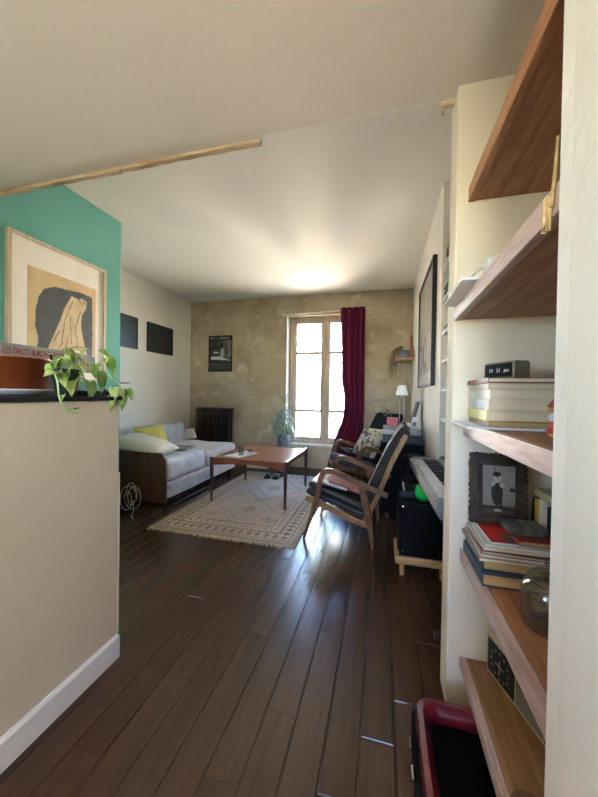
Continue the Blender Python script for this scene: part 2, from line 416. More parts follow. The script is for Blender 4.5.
def build_floor():
    v = []; f = []; tones = []
    pw = .112; g = .0016; x = -3.3; row = 0
    rnd = random.Random(3)
    while x < 1.1:
        y = -2.1-rnd.random()*1.2
        while y < 5.0:
            L = rnd.uniform(.55, 1.5); y1 = min(y+L, 5.02); t = rnd.random()
            tz = rnd.uniform(-.0007, .0007); ty = rnd.uniform(-.0008, .0008); cup = .0009
            y0 = max(y, -2.1)
            if y1 > y0+.02:
                b = len(v); ch = .0028
                xs = [x+g, x+g+ch, x+pw*.3, x+pw*.7, x+pw-g-ch, x+pw-g]; zs = [-.004, 0, cup*.8, cup*.8, 0, -.004]
                ys = [y0+g, y0+g+ch, y1-g-ch, y1-g]
                for j, yy in enumerate(ys):
                    for i, xx in enumerate(xs):
                        zz = zs[i]-(.004 if j in (0, 3) and zs[i] >= 0 else 0)
                        zz += tz*(xx-x-pw/2)/(pw/2)+ty*((yy-y0)/(y1-y0)-.5)*2-.0016
                        v.append((xx, yy, zz))
                for j in range(3):
                    for i in range(5):
                        k = b+j*6+i; f.append((k, k+1, k+7, k+6)); tones.append(t)
            y = y1
            if y1 >= 5.02: break
        x += pw; row += 1
    b = len(v); v += [(-3.4,-2.2,-.006), (1.2,-2.2,-.006), (1.2,5.05,-.006), (-3.4,5.05,-.006)]; f.append((b,b+1,b+2,b+3)); tones.append(.1)
    v += [(-3.4,-2.2,-.06), (1.2,-2.2,-.06), (1.2,5.05,-.06), (-3.4,5.05,-.06)]
    f.append((b+7,b+6,b+5,b+4)); tones.append(.1)
    for i in range(4): f.append((b+i, b+4+i, b+4+(i+1) % 4, b+(i+1) % 4)); tones.append(.1)
    me = bpy.data.meshes.new('floor'); me.from_pydata(v, [], f)
    ca = me.color_attributes.new('tone', 'FLOAT_COLOR', 'CORNER'); k = 0
    for p, t in zip(me.polygons, tones):
        r2 = (t*7.31) % 1; r3 = (t*13.7) % 1
        for _ in p.vertices: ca.data[k].color = (t, r2, r3, 1); k += 1
    for p in me.polygons[:-6]: p.use_smooth = True
    me.set_sharp_from_angle(angle=math.radians(25))
    me.materials.append(M['floor']); o = bpy.data.objects.new('floor', me); COL.objects.link(o); o['kind'] = 'structure'
build_floor()

struct('wall_left', B(XL-.15, XL, YT-1.0, YB+.4, -.06, ZC+.1), M['white'])
# teal partition block: runs from behind the kitchen up to YT
struct('wall_kitchen', B(XL, XT, .30, YT, -.004, ZC+.1), M['teal'])
WALLK = True
# right living-room wall ends at y=2.45 where the shelf recess begins
struct('wall_right', MB().box(XR, XR+.5, 2.50, YB+.4, -.004, ZC+.1), M['white'])
struct('wall_recess', MB().box(.80, .90, YP+.05, 2.50, -.06, ZC+.1), M['white'])
struct('baseboard_left', B(XL, XL+.015, YT+.0, YB, 0, .1), M['trimwhite'], bevel=.003)
# bare stone back wall with the window opening
WX0, WX1, WZ0, WZ1 = -1.49, -.26, .37, 2.385
m = MB()
m.box(XL-.15, WX0, YB, YB+.4, -.06, ZC+.1); m.box(WX1, XR+.5, YB, YB+.4, -.06, ZC+.1)
m.box(WX0, WX1, YB, YB+.4, -.06, WZ0); m.box(WX0, WX1, YB, YB+.4, WZ1, ZC+.1)
struct('wall_back', m, M['stone'])
struct('trim_1', MB().box(WX0, WX0+.012, YB-.003, YB+.16, WZ0, WZ1), M['trimwhite'])
struct('trim_2', MB().box(WX0-.02, WX1+.02, YB-.012, YB, .02, WZ0-.02).box(WX0+.1, WX1-.1, YB-.02, YB-.008, .1, WZ0-.09), M['half'], bevel=.004)
struct('baseboard_back', MB().box(XL, WX0-.03, YB-.012, YB, 0, .09).box(WX1+.03, XR, YB-.012, YB, 0, .09), M['half'], bevel=.003)
struct('baseboard_right', MB().box(XR-.014, XR, 2.55, YB-.02, 0, .1), M['trimwhite'], bevel=.003)
struct('ceiling', B(XL-.15, .95, YH-.02, YB+.4, ZC, ZC+.12), M['ceil_far'])
# lowered entrance ceiling
m = MB(); n = 40
m.box(XT-.3, .95, -2.1, YH, ZH, ZC+.12)
struct('ceiling.001', m, M['ceil_near'])
# niche end panel (cream) and near post
struct('wall_panel', B(.247, .80, YP, YP+.12, -.004, ZH+.01), M['cream2'], bevel=.006)
struct('wall_post', MB().box(.243, .98, .40, .55, -.004, ZH+.01), M['postwhite'], bevel=.004)
struct('trim_3', MB().box(.237, .2425, .36, .503, -.004, ZH), M['cream'], bevel=.002)
struct('wall_shelf', B(.79, .90, .5, YP+.1, -.004, ZH+.01), M['cream2'])
# counter half wall with skirting
struct('wall_counter', B(-1.20, -1.10, -2.0, 1.135, -.004, 1.112), M['half'], bevel=.003)
struct('wall_counter_end', B(-1.80, -1.38, 1.20, 1.32, -.004, 1.112), M['half'])
struct('baseboard_counter', MB().prism([(-1.10,0),(-1.085,0),(-1.085,.088),(-1.092,.098),(-1.10,.098)], 'y', -2.0, 1.135), M['trimwhite'])
struct('trim_4', MB().box(-1.112, -1.098, 1.136, 1.143, .098, .80), M['half'], bevel=.002)
# room behind the camera with its kitchen windows (never in frame)
def wall_with_hole(axis, pos, th, a0, a1, z0, z1, h0, h1, hz0, hz1):
    m = MB()
    for p, q, r, s in ((a0,h0,z0,z1), (h1,a1,z0,z1), (h0,h1,z0,hz0), (h0,h1,hz1,z1)):
        if axis == 'y': m.box(p, q, pos, pos+th, r, s)
        else: m.box(pos, pos+th, p, q, r, s)
    return m
struct('wall_rear', wall_with_hole('y', -2.2, .12, XT-.12, 1.2, -.06, ZH+.1, -.40, .40, 1.05, 2.0), M['white'])
struct('wall_side', wall_with_hole('x', XT-.12, .12, -2.2, .30, -.06, ZH+.1, -1.33, -.57, 1.22, 1.98), M['white'])
struct('wall_hall', B(1.0, 1.1, -2.1, .45, -.06, ZH+.1), M['cream'])

# broken lath strips left along the edge of the lowered ceiling
for nm, xa, xb, za, zb, lab in (
    ('lath_strip', -2.25, -1.30, 2.262, 2.262, 'cracked wooden lath along the ceiling edge above the teal wall'),
    ('lath_strip', -1.292, -.545, 2.266, 2.268, 'thin longer wooden lath on the ceiling edge, its right end free')):
    m = MB(); k = 26
    pts = []
    for i in range(k+1):
        x = xa+(xb-xa)*i/k; j = .0025*nz(x, 0, 14, xa)
        pts.append((x, j))
    for i in range(k):
        (x0, j0), (x1, j1) = pts[i], pts[i+1]; t = .013
        m.hexa([(x0,YH-.002+j0,za+j0),(x1,YH-.002+j1,za+j1),(x1,YH+.024,za+j1*2),(x0,YH+.024,za+j0*2),
                (x0,YH-.002+j0,za+t+.003),(x1,YH-.002+j1,za+t+.003),(x1,YH+.024,za+t+.003),(x0,YH+.024,za+t+.003)])
    tag(obj(nm, m, M['lath']), lab, 'lath')
m = MB(); k = 60
for i in range(k):
    x0 = -.53+.72*i/k; x1 = -.53+.72*(i+1)/k
    a = .004+.004*abs(nz(i, 0, .37)); b = .004+.004*abs(nz(i+1, 0, .37)); c_ = .005*abs(nz(i, 4, .21)); d_ = .005*abs(nz(i+1, 4, .21))
    m.hexa([(x0,YH-.012,ZH-c_*.4-.0002),(x1,YH-.012,ZH-d_*.4-.0002),(x1,YH+b,ZH-d_),(x0,YH+a,ZH-c_),(x0,YH-.012,ZH+.004),(x1,YH-.012,ZH+.004),(x1,YH+b,ZH+.004),(x0,YH+a,ZH+.004)])
struct('trim_5', m, M['ceil_far'])
m = MB().box(.196, .245, YH-.004, YH+.014, 2.262, 2.279).box(.198, .207, YH-.004, YH+.014, 2.235, 2.262)
tag(obj('lath_stub', m, M['lath'], bevel=.002), 'short wooden stub on the ceiling edge beside the cream shelf panel', 'lath')

# ------------------------------------------------------------------ window and curtain
win = bpy.data.objects.new('window_1', None); COL.objects.link(win); win['kind'] = 'structure'; win.location = (0, 0, 0)
yw = YB+.14
m = MB()
m.box(WX0+.012, WX0+.085, yw, yw+.06, WZ0, WZ1); m.box(WX1-.07, WX1, yw, yw+.06, WZ0, WZ1)
m.box(WX0+.085, WX1-.07, yw, yw+.06, WZ1-.06, WZ1); m.box(WX0+.085, WX1-.07, yw-.03, yw+.06, WZ0, WZ0+.05)
obj('window_frame', m, M['winwood'], win, bevel=.005)
def casement(x0, x1, nm):
    m = MB(); st = .052; za, zb = WZ0+.05, WZ1-.06; y0, y1 = yw-.012, yw+.03
    m.box(x0, x0+st, y0, y1, za, zb); m.box(x1-st, x1, y0, y1, za, zb)
    m.box(x0+st, x1-st, y0, y1, za, za+.055); m.box(x0+st, x1-st, y0, y1, zb-.045, zb)
    for zt in (.87, 1.795): m.box(x0+st, x1-st, y0+.004, y1-.004, zt, zt+.044)
    c = obj(nm, m, M['winwood'], win, bevel=.004)
    obj('pane', B(x0+st, x1-st, yw+.008, yw+.012, za+.055, zb-.045), M['glass'], c)
    return c
c1 = casement(-1.404, -.905, 'casement'); c2 = casement(-.861, -.332, 'casement')
mul = obj('mullion', MB().box(-.915, -.851, yw-.03, yw-.013, WZ0+.05, WZ1-.06), M['winwood'], win, bevel=.004)
obj('handle', MB().tube([(-.883, yw-.04, .55), (-.883, yw-.04, 2.2)], .007).ball((-.883, yw-.05, 1.18), (.018,.018,.026), 10), M['winwood'], win, smooth=True)
obj('window_sill', B(WX0, WX1, YB-.02, yw, WZ0-.02, WZ0+.006), M['trimwhite'], win, bevel=.004)

rod = thing('curtain_rod', 'thin pale curtain rod across the top of the window', 'curtain rod', (0, 4.80, 2.405))
obj('rod', MB().tube([(-1.54,0,-.015),(-.2,0,.03)], .007), M['trimwhite'], rod, smooth=True)
obj('bracket', MB().box(-1.545,-1.52,-.01,.05,-.03,.0), M['trimwhite'], rod); obj('bracket', MB().box(-.205,-.18,-.01,.05,.02,.045), M['trimwhite'], rod)
def curtain():
    NX, NZ = 90, 50; v = []; f = []
    zt, zb = 2.45, .06
    for j in range(NZ+1):
        t = j/NZ; z = zt+(zb-zt)*t
        xl = -.615+.03*math.sin(t*PI*1.1)*1 - (.16*max(0, (t-.72)/.28)**.9) - .03*(1-t)*0 + (-.02 if t < .45 else -.02+.05*math.sin(min(1, (t-.45)/.3)*PI))
        xr = -.265+.012*math.sin(t*3)
        for i in range(NX+1):
            s = i/NX; x = xl+(xr-xl)*s
            amp = .028+.018*t
            y = 4.765+amp*math.sin(s*2*PI*4.6+.8*math.sin(t*2.2)+nz(s*2, t*1.2, 1, 3)*1.6)+.012*nz(s*6, t*4, 1, 8)
            v.append((x+.006*math.cos(s*2*PI*4.6), y, z))
    for j in range(NZ):
        for i in range(NX):
            k = j*(NX+1)+i; f.append((k, k+1, k+NX+2, k+NX+1))
    m = MB(); m.add(v, f); return m
tag(obj('curtain', curtain(), M['curtain'], smooth=True, solid=.004, auto=120), 'burgundy floor-length curtain gathered on the right side of the window', 'curtain')

# ------------------------------------------------------------------ street outside
FB = thing('apartment_building', 'sunlit pale stone building with blue zinc roof across the street', 'building', (0, 14, -9))
m = MB().box(-12, 8, 0, 6, 0, 12.2)
obj('wall', m, M['facade'], FB)
obj('cornice', MB().box(-12, 8, -.45, 0, 11.9, 12.25), M['facade'], FB, bevel=.05)
m = MB().prism([(0,12.25),(5.9,12.25),(2.6,15.2),(1.1,14.8)], 'x', -12, 8); obj('roof', m, M['zinc'], FB)
for fl in range(4):
    for i in range(7):
        x0 = -11+i*2.8
        w = obj('window', MB().box(x0, x0+1.1, -.05, .01, .9+fl*2.9, 2.9+fl*2.9), M['darkglass'], FB)
        obj('railing', MB().box(x0-.15, x0+1.25, -.28, -.05, .9+fl*2.9, 1.6+fl*2.9), M['darkglass'], w)
for i in range(6):
    x0 = -10.4+i*2.8
    d = obj('dormer', MB().prism([(x0,12.3),(x0+1.1,12.3),(x0+1.1,13.8),(x0+.55,14.25),(x0,13.8)], 'y', .1, 1.6), M['facade'], FB)
st = B(-60, 60, -40, 80, -9.2, -9.0); struct('ground', st, M['street'])

# ------------------------------------------------------------------ art on the left
art = thing('framed_print', 'large pale-framed print of a figure on the teal wall', 'framed print', (XT, 1.50, 1.225))
W_, H_ = .745, .965
obj('frame', frame4(W_, H_, .021, .032), M['paleframe'], art, loc=(.001,0,0), bevel=.002)
obj('mount', B(.001, .014, .021, W_-.021, .021, H_-.021), M['mount'], art)
BL = [(0.123,-.1),(0.123,0.061),(0.134,0.331),(0.098,0.415),(0.096,0.558),(0.142,0.728),(0.211,0.818),(0.36,0.875),(0.519,0.882),(0.747,0.901),(0.936,0.883),(0.95,0.469),(0.945,0.254),(0.92,0.125),(.9,-.1)]
FG = [(0.602,0.832),(0.719,0.82),(0.764,0.844),(0.847,0.811),(0.836,0.741),(0.766,0.649),(0.751,0.523),(0.798,0.365),(0.86,0.2),(.88,.12),(0.18,0.066),(0.264,0.221),(0.338,0.361),(0.415,0.506),(0.492,0.675)]
LN = [((.45,.3),(.5,.55)),((.5,.55),(.62,.78)),((.6,.3),(.58,.62)),((.7,.25),(.66,.5)),((.66,.5),(.74,.68)),((.34,.3),(.42,.42)),((.42,.2),(.5,.24)),((.36,.14),(.46,.3)),((.78,.82),(.83,.76)),((.52,.2),(.55,.4)),((.7,.83),(.79,.74))]
def segd(x, y, a, b):
    dx, dy = b[0]-a[0], b[1]-a[1]; t = max(0, min(1, ((x-a[0])*dx+(y-a[1])*dy)/(dx*dx+dy*dy)))
    return math.hypot(x-a[0]-t*dx, y-a[1]-t*dy)
def artfn(u, v):
    tan = mixc(hx('c9aa78'), hx('d6ba8a'), .5+nz(u, v, 5)); 
    w = .006*nz(u, v, 25, 2)
    c = tan
    if inpoly(u+w, v+w, BL): c = mixc(hx('3c3f42'), hx('4a4c4e'), .5+nz(u, v, 8, 4))
    if inpoly(u+w, v+w, FG):
        c = mixc(hx('cdb084'), hx('dcc298'), .5+nz(u, v, 9, 1))
        for a, b in LN:
            if segd(u+w*2, v+w, a, b) < .005: c = hx('4a4036')
    if .09 < u and v < .19+.03*nz(u, 0, 4):
        if u < .62: c = mixc(hx('4b4f52'), c, .3)
        else:
            c = mixc(hx('6a7268'), hx('4a5250'), .5+nz(u, v, 20))
            if math.hypot((u-.8), (v-.1)*1.3) < .085: c = mixc(hx('a8903a'), hx('6a4a2a'), .5+nz(u, v, 26)*1.6)
    return c
picture('print', .53, .70, 110, 150, artfn, M['picgloss'], art, loc=(.0155, .125, .075))

# two dark prints on the white left wall
for (ya, yb, lab) in ((3.05, 3.60, 'dark landscape print on the left wall, next to the teal corner'), (3.79, 4.34, 'dark landscape print on the left wall, farther from the teal corner')):
    t = thing('wall_print', lab, 'picture', (XL, ya, 1.725), group=None)
    obj('frame', frame4(yb-ya, .415, .012, .02), M['black'], t)
    obj('picture', B(.001, .012, .012, yb-ya-.012, .012, .403), M['darkpic'], t)

# poster on stone wall
ps = thing('poster', 'black and white photo poster on the bare stone wall', 'poster', (-2.86, YB, 1.515))
pw_, ph_ = .43, .60
obj('frame', B(0, pw_, -.014, 0, 0, ph_), M['blackmat'], ps)
def postfn(u, v):
    g = .12+.05*nz(u, v, 12)
    if v > .27 and v < .88:
        g = .16+.5*max(0, u-.35)*(1 if v > .42 else .6)+.1*nz(u, v, 10)
        if math.hypot((u-.58)/.8, v-.74) < .07 or segd(u, v, (.45,.68), (.62,.72)) < .035: g = .05
        if inpoly(u, v, [(.5,.4),(.7,.4),(.66,.62),(.62,.68),(.54,.62)]): g = .62+.1*nz(u, v, 20)
        if inpoly(u, v, [(.08,.33),(.95,.3),(.7,.37),(.5,.41),(.12,.42)]): g = .78
        if inpoly(u, v, [(.2,.5),(.44,.5),(.44,.55),(.22,.56)]): g = .7
        if .78 < u < .84 and .5 < v < .75: g = .15
    elif v >= .88: g = .2
    elif .04 < v < .24:
        g = .15+(.22 if (int(v*62) % 3 == 0 and nz(u, v, 60) > -.1) else 0)
    return (g, g*1.0, g*.97)
picture('print', pw_-.02, ph_-.02, 60, 84, postfn, M['pic'], ps, 'xz', loc=(.01, -.0155, .01))
text('PARIS', .03, M['whiteink'], ps, (.05, -.017, .548), (PI/2, 0, 0)) if False else None
m = MB().box(.03, .10, -.0165, -.0158, .553, .566).box(.2, .37, -.0165, -.0158, .549, .566); obj('title_strip', m, M['grey'], ps)

hook = thing('cable_clip', 'small pale wall light fitting in the far left ceiling corner', 'fitting', (XL+.05, YB-.05, 2.60))
obj('base', MB().lathe([(.018,0),(.022,.02)], 12), M['grey'], hook); obj('bulb', MB().ball((0,0,-.012), .02, 12), M['plate'], hook, smooth=True)
obj('arm', MB().tube([(0,.05,.01),(0,0,.01)], .006), M['grey'], hook)

# radiator
rad = thing('radiator', 'dark brown cast-iron column radiator against the stone wall', 'radiator', (-2.965, 4.71, 0))
for i in range(12):
    x = .03+i*.05
    m = MB()
    m.tube([(x,-.03,.12),(x,-.03,.86)], .019, 8, flat=.9); m.tube([(x,.05,.12),(x,.05,.86)], .019, 8, flat=.9)
    m.rbox(x-.024, x+.024, -.06, .08, .84, .9, .02, 4); m.rbox(x-.024, x+.024, -.06, .08, .10, .16, .02, 4)
    obj('column', m, M['iron'], rad, smooth=True)
obj('leg', MB().box(.01,.05,-.05,.07,0,.12), M['iron'], rad); obj('leg', MB().box(.56,.60,-.05,.07,0,.12), M['iron'], rad)
obj('valve', MB().tube([(-.05,.01,.87),(.01,.01,.87)], .014).tube([(.60,.01,.87),(.64,.01,.87)], .014).tube([(-.04,.01,.88),(-.04,.01,.0)], .009), M['iron'], rad, smooth=True)
obj('top_board', MB().box(-.005,.61,-.06,.09,.9,.912), M['iron'], rad, bevel=.003)

# small lamp in the corner behind the sofa
st = thing('side_table', 'low dark side table in the corner behind the sofa', 'table', (-2.98, 4.45, 0))
obj('tabletop', B(-.16,.16,-.13,.13,.36,.385), M['blackmat'], st, bevel=.004)
for sx in (-.13,.13):
    for sy in (-.1,.1): obj('leg', B(sx-.013,sx+.013,sy-.013,sy+.013,0,.36), M['blackmat'], st)
lp = thing('table_lamp', 'small table lamp with tilted ivory shade in the corner behind the sofa', 'lamp', (-2.90, 4.43, .3855), (0,0,0))
obj('base', MB().lathe([(.04,0),(.04,.012),(.008,.02),(.008,.1)], 16), M['plate'], lp, smooth=True)
obj('lamp_shade', MB().lathe([(.085,.05),(.06,.2)], 24, M=T((0,0,0),(.0,-.15,0))), M['lampshade'], lp, smooth=True)

# ------------------------------------------------------------------ sofa
sf = thing('daybed_sofa', 'pale grey daybed sofa with walnut end panel along the left wall', 'sofa', (0,0,0))
sf.location = (-2.03, 2.66, 0)
obj('end_panel', MB().prism([(-.98,.065),(0,.065),(0,.50),(-.03,.545),(-.07,.555),(-.98,.565)], 'y', 0, .035), M['walnut'], sf, bevel=.004)
obj('base', MB().rbox(-.98, .0, .036, 1.535, .09, .255, .03, 12, amp=.006), M['fabric'], sf, smooth=True, auto=80)
obj('mattress', MB().rbox(-.78, .012, .036, .74, .256, .475, .06, 14, amp=.014), M['fabric'], sf, smooth=True, auto=80)
obj('mattress', MB().rbox(-.78, .02, .742, 1.54, .25, .455, .07, 14, amp=.02), M['fabric2'], sf, smooth=True, auto=80)
bk_ = obj('back_cushion', MB().rbox(-.08, .08, .05, .80, 0, .45, .05, 12, amp=.014, M=T((-.86,0,.26),(0,-.22,0))), M['fabric'], sf, smooth=True, auto=80)
obj('back_cushion', MB().rbox(-.08, .08, .81, 1.60, 0, .45, .05, 12, amp=.014, M=T((-.86,0,.26),(0,-.22,0))), M['fabric'], sf, smooth=True, auto=80)
for x, y in ((-.05,.06),(-.9,.06),(-.05,1.45),(-.9,1.45)): obj('leg', MB().tube([(x,y,.1),(x,y,0)], [.018,.013], 8), M['blackmat'], sf)
tag(obj('pillow', MB().pillow(.60, .36, .15, M=T((0,0,0),(0,0,0)), amp=.02), M['pillow'], loc=(-2.41, 2.83, .595), rot=(.08, .20, .04), smooth=True, auto=80),
    'ivory knitted pillow slumped over the near wooden end of the sofa', 'pillow')
tag(obj('cushion', MB().pillow(.36, .46, .11, amp=.01), M['yellow'], loc=(-2.69, 3.30, .585), rot=(.08, 1.1, .0), smooth=True, auto=80), 'mustard yellow cushion leaning on the sofa back', 'cushion')
tag(obj('folded_blanket', MB().rbox(-.2,.2,-.15,.15,0,.02,.008,12,amp=.006), M['greyblanket'], loc=(-2.38,3.30,.482), rot=(0,0,.2), smooth=True, auto=80), 'thin taupe blanket folded flat on the sofa seat', 'blanket')
tag(obj('floor_cushion', MB().rbox(-.06,.06,-.28,.28,0,.52,.05,10,amp=.012, M=T((0,0,0),(0,-.1,0))), M['fabric'], loc=(-3.075, 2.50, .0), smooth=True, auto=80), 'pale upholstered bolster against the left wall before the sofa', 'cushion') if False else None

# cable coil on the floor by the teal corner
pts = []
for i in range(90):
    a = i/90*2*PI*4; r = .075+.02*math.sin(i*.21)
    pts.append((-2.31+r*math.cos(a)*.9, 2.52+.05*math.sin(i*.11), .15+r*1.25*math.sin(a)+.02*math.sin(i*.07)))
pts += [(-2.25,2.50,.02),(-2.2,2.42,.006),(-2.16,2.40,.006)]
tag(obj('cable_coil', MB().tube(pts, .0035, 6), M['cable'], smooth=True), 'pale looped cable coil standing on the floor by the teal wall corner', 'cable')

# ------------------------------------------------------------------ rug
RX0, RX1, RY0, RY1 = -1.90, -.60, 2.30, 4.42
rug = thing('rug', 'faded beige oriental rug with grey medallions under the coffee table', 'rug', (RX0, RY0, .0), -.0)
def rugfn(u, v):
    # u across, v along
    x, y = u*1.28, v*2.04; d = min(x, 1.28-x, y, 2.04-y)
    base = hx('b8a694'); n = nz(x, y, 9)*.5+nz(x, y, 40, 2)*.5
    c = mixc(hx('b8a698'), hx('c8b8aa'), .5+n)
    if d < .03: c = hx('8f8070')
    elif d < .06: c = hx('b3a491')
    elif d < .17:   # main border, dark motifs
        s = (y if min(x, 1.28-x) < min(y, 2.04-y) else x); t = (d-.06)/.11
        c = mixc(hx('c4b4a4'), hx('b6a698'), .5+n)
        k = (s % .075)/.075
        if abs(k-.5)+abs(t-.5)*.8 < .3: c = hx('4c413c')
        if abs(k-.5)+abs(t-.5)*.8 < .11: c = hx('a98e7e')
        if t < .1 or t > .9: c = hx('6c5f56')
        if k < .1 and abs(t-.5) < .12: c = hx('6c5f56')
    elif d < .19: c = hx('8c7c6e')
    elif d < .27:
        s = (y if min(x, 1.28-x) < min(y, 2.04-y) else x); k = (s % .055)/.055; t = (d-.19)/.08
        c = mixc(hx('c6b6a8'), hx('b8a89c'), .5+n)
        if abs(k-.5) < .16 and abs(t-.5) < .25: c = hx('8a6f62')
    elif d < .285: c = hx('6e625a')
    else:
        # diamond medallions
        m1 = abs(x-.64)/.36+abs(y-1.35)/.50; m2 = abs(x-.64)/.3+abs(y-.62)/.28
        c = mixc(hx('c6b2a2'), hx('b2a094'), .5+n)
        for mm in (m1, m2):
            if mm < 1: c = mixc(hx('b0aaa8'), hx('bab2ac'), .5+n)
            if .93 < mm < 1.0: c = hx('8e8078')
            if .55 < mm < .62: c = hx('a08c80')
            if mm < .3: c = mixc(hx('a8927c'), hx('7c7874'), .5+n)
        for cx in (.36, .92):
            for cy in (.42, 1.0, 1.72):
                dd = abs(x-cx)+abs(y-cy)
                if .06 < dd < .075 or dd < .03: c = hx('7a6860')
        if nz(x, y, 32, 7) > .45: c = hx('84746a')
    c = mixc(c, hx('b6a698'), .42+.5*nz(x, y, 7, 5) if d >= .285 else .2+.3*nz(x, y, 7, 5))
    return mixc(c, hx('7c7470'), max(0, .25*nz(x, y, 2.2, 9)+.12))
m = MB().box(0, 1.28, 0, 2.04, .0005, .010)
obj('backing', m, M['fringe'], rug)
picture('pile', 1.28, 2.04, 150, 240, rugfn, M['rug'], rug, 'xy', loc=(0, 0, .0108))
def fringe(y0, sg):
    m = MB(); x = .005; r = random.Random(5)
    while x < 1.275:
        a = r.uniform(-.01, .01); L = r.uniform(.03, .05)
        m.tube([(x, y0, .006), (x+a*.5, y0+sg*L*.6, .004), (x+a, y0+sg*L, .003)], [.003,.003,.002], 5); x += .0085
    return m
obj('fringe', fringe(0, -1), M['fringe'], rug)['kind'] = 'stuff'
obj('fringe', fringe(2.04, 1), M['fringe'], rug)['kind'] = 'stuff'

# ------------------------------------------------------------------ coffee table
ct = thing('coffee_table', 'square teak coffee table with tapered legs standing on the rug', 'coffee table', (-1.32, 3.44, 0), 0)
HZ = .012
obj('tabletop', MB().box(-.41, .41, -.44, .44, .452, .475), M['teak'], ct, bevel=.006)
m = MB()
arch = [(-.38,.452),(-.38,.395)]+[(-.38+.76*i/16, .395+.028*math.sin(PI*i/16)) for i in range(1,16)]+[(.38,.395),(.38,.452)]
m.prism(arch, 'y', -.425, -.405); m.prism(arch, 'y', .405, .425)
arch2 = [(-.41,.452),(-.41,.395)]+[(-.41+.82*i/16, .395+.028*math.sin(PI*i/16)) for i in range(1,16)]+[(.41,.395),(.41,.452)]
m.prism(arch2, 'x', -.395, -.375); m.prism(arch2, 'x', .375, .395)
obj('apron', m, M['teak'], ct, bevel=.002)
for sx in (-1, 1):
    for sy in (-1, 1):
        x, y = sx*.405, sy*.43
        obj('leg', MB().tube([(x,y,.484),(x,y,.47),(x,y,.40),(x*1.0,y*1.0,.012)], [.016,.022,.021,.011], 12), M['darkwood'], ct, smooth=True)
tag(obj('magazine', B(-.10,.10,-.17,.17,0,.004), M['sheet'], loc=(-1.50,3.26,.4755), rot=(0,0,-.25)), 'white printed sheets lying on the coffee table', 'papers')
g = thing('water_glass', 'clear drinking glass on the papers on the coffee table', 'glass', (-1.485, 3.20, .480))
obj('glass_body', MB().lathe([(.028,0),(.034,.09),(.032,.09),(.026,.006)], 20), M['jar'], g, smooth=True)
ah = thing('ashtray', 'small white dish with a black lighter on the coffee table', 'dish', (-1.43, 3.33, .480))
obj('dish', MB().lathe([(.03,0),(.048,.022),(.045,.022),(.03,.005)], 20), M['plate'], ah, smooth=True)
obj('lighter', B(-.03,.03,-.012,.012,.022,.036), M['black'], ah, bevel=.003)
wc = thing('storage_box', 'low pale box on the floor against the stone wall behind the table', 'box', (-1.86, 4.68, 0))
obj('body', B(-.17,.17,-.1,.1,0,.25), M['half'], wc, bevel=.008); obj('lid', B(-.175,.175,-.105,.105,.251,.30), M['trimwhite'], wc, bevel=.008)
for i, (x, lab) in enumerate(((-1.50, 'black slipper on the rug under the table, left of its pair'), (-1.36, 'black slipper on the rug under the table, right of its pair'))):
    s = thing('slipper', lab, 'slipper', (x, 4.15, .0115), .15*(-1)**i, 'slippers under the table')
    obj('sole', MB().rbox(-.045,.045,-.13,.13,0,.022,.01,8), M['blackmat'], s, smooth=True)
    obj('upper', MB().ball((0,-.055,.028), (.043,.075,.035), 14), M['leather'], s, smooth=True)

# ------------------------------------------------------------------ plant by the window
pl = thing('potted_dracaena', 'blue-grey spiky plant in a tall slate glazed pot by the window', 'potted plant', (-1.42, 4.555, 0))
obj('pot', MB().lathe([(.075,0),(.10,.02),(.115,.3),(.095,.50),(.075,.54),(.085,.57),(.078,.57),(.07,.54)], 24), M['blueglass'], pl, smooth=True)
obj('soil', MB().lathe([(.068,.53),(.068,.545)], 16), M['darkpat'], pl)
obj('stem', MB().tube([(0,0,.54),(.01,0,.70),(-.01,.01,.86),(0,0,1.0),(.02,0,1.15)], [.012,.011,.01,.008,.004], 8), M['stem'], pl, smooth=True)
def blade(base, az, L, droop, w, up=.9):
    v = []; f = []; N = 7
    d = Vector((math.cos(az), math.sin(az), 0)); s = Vector((-math.sin(az), math.cos(az), 0))
    for i in range(N+1):
        t = i/N; r = L*t; p = Vector(base)+d*(r*(.55+.3*t))+Vector((0,0,1))*(L*(up*t-droop*t*t))
        ww = w*math.sin(PI*min(1, .12+.88*t))**.7*(1 if t < 1 else .05)
        v += [p-s*ww/2, p+Vector((0,0,-ww*.15)), p+s*ww/2]
    for i in range(N):
        for k in (0, 1): f.append((i*3+k, i*3+k+1, i*3+k+4, i*3+k+3))
    return v, f
rr = random.Random(11)
for k in range(58):
    zb = rr.choice([.60,.66,.72,.78,.84,.9])
    m = MB(); v, f = blade((0,0,zb), rr.uniform(0, 2*PI), rr.uniform(.22, .36), rr.uniform(.9, 1.9), .024, rr.uniform(.4, 1.1)); m.add(v, f)
    obj('leaf', m, M['dleaf'] if rr.random() < .75 else M['dleaf2'], pl, smooth=True, solid=.001, auto=120)
for k in range(3):
    m = MB(); v, f = blade((.01,0,1.0), rr.uniform(0, 2*PI), .2, .3, .012, 1.1); m.add(v, f); obj('leaf', m, M['dryleaf'], pl, smooth=True, solid=.001)

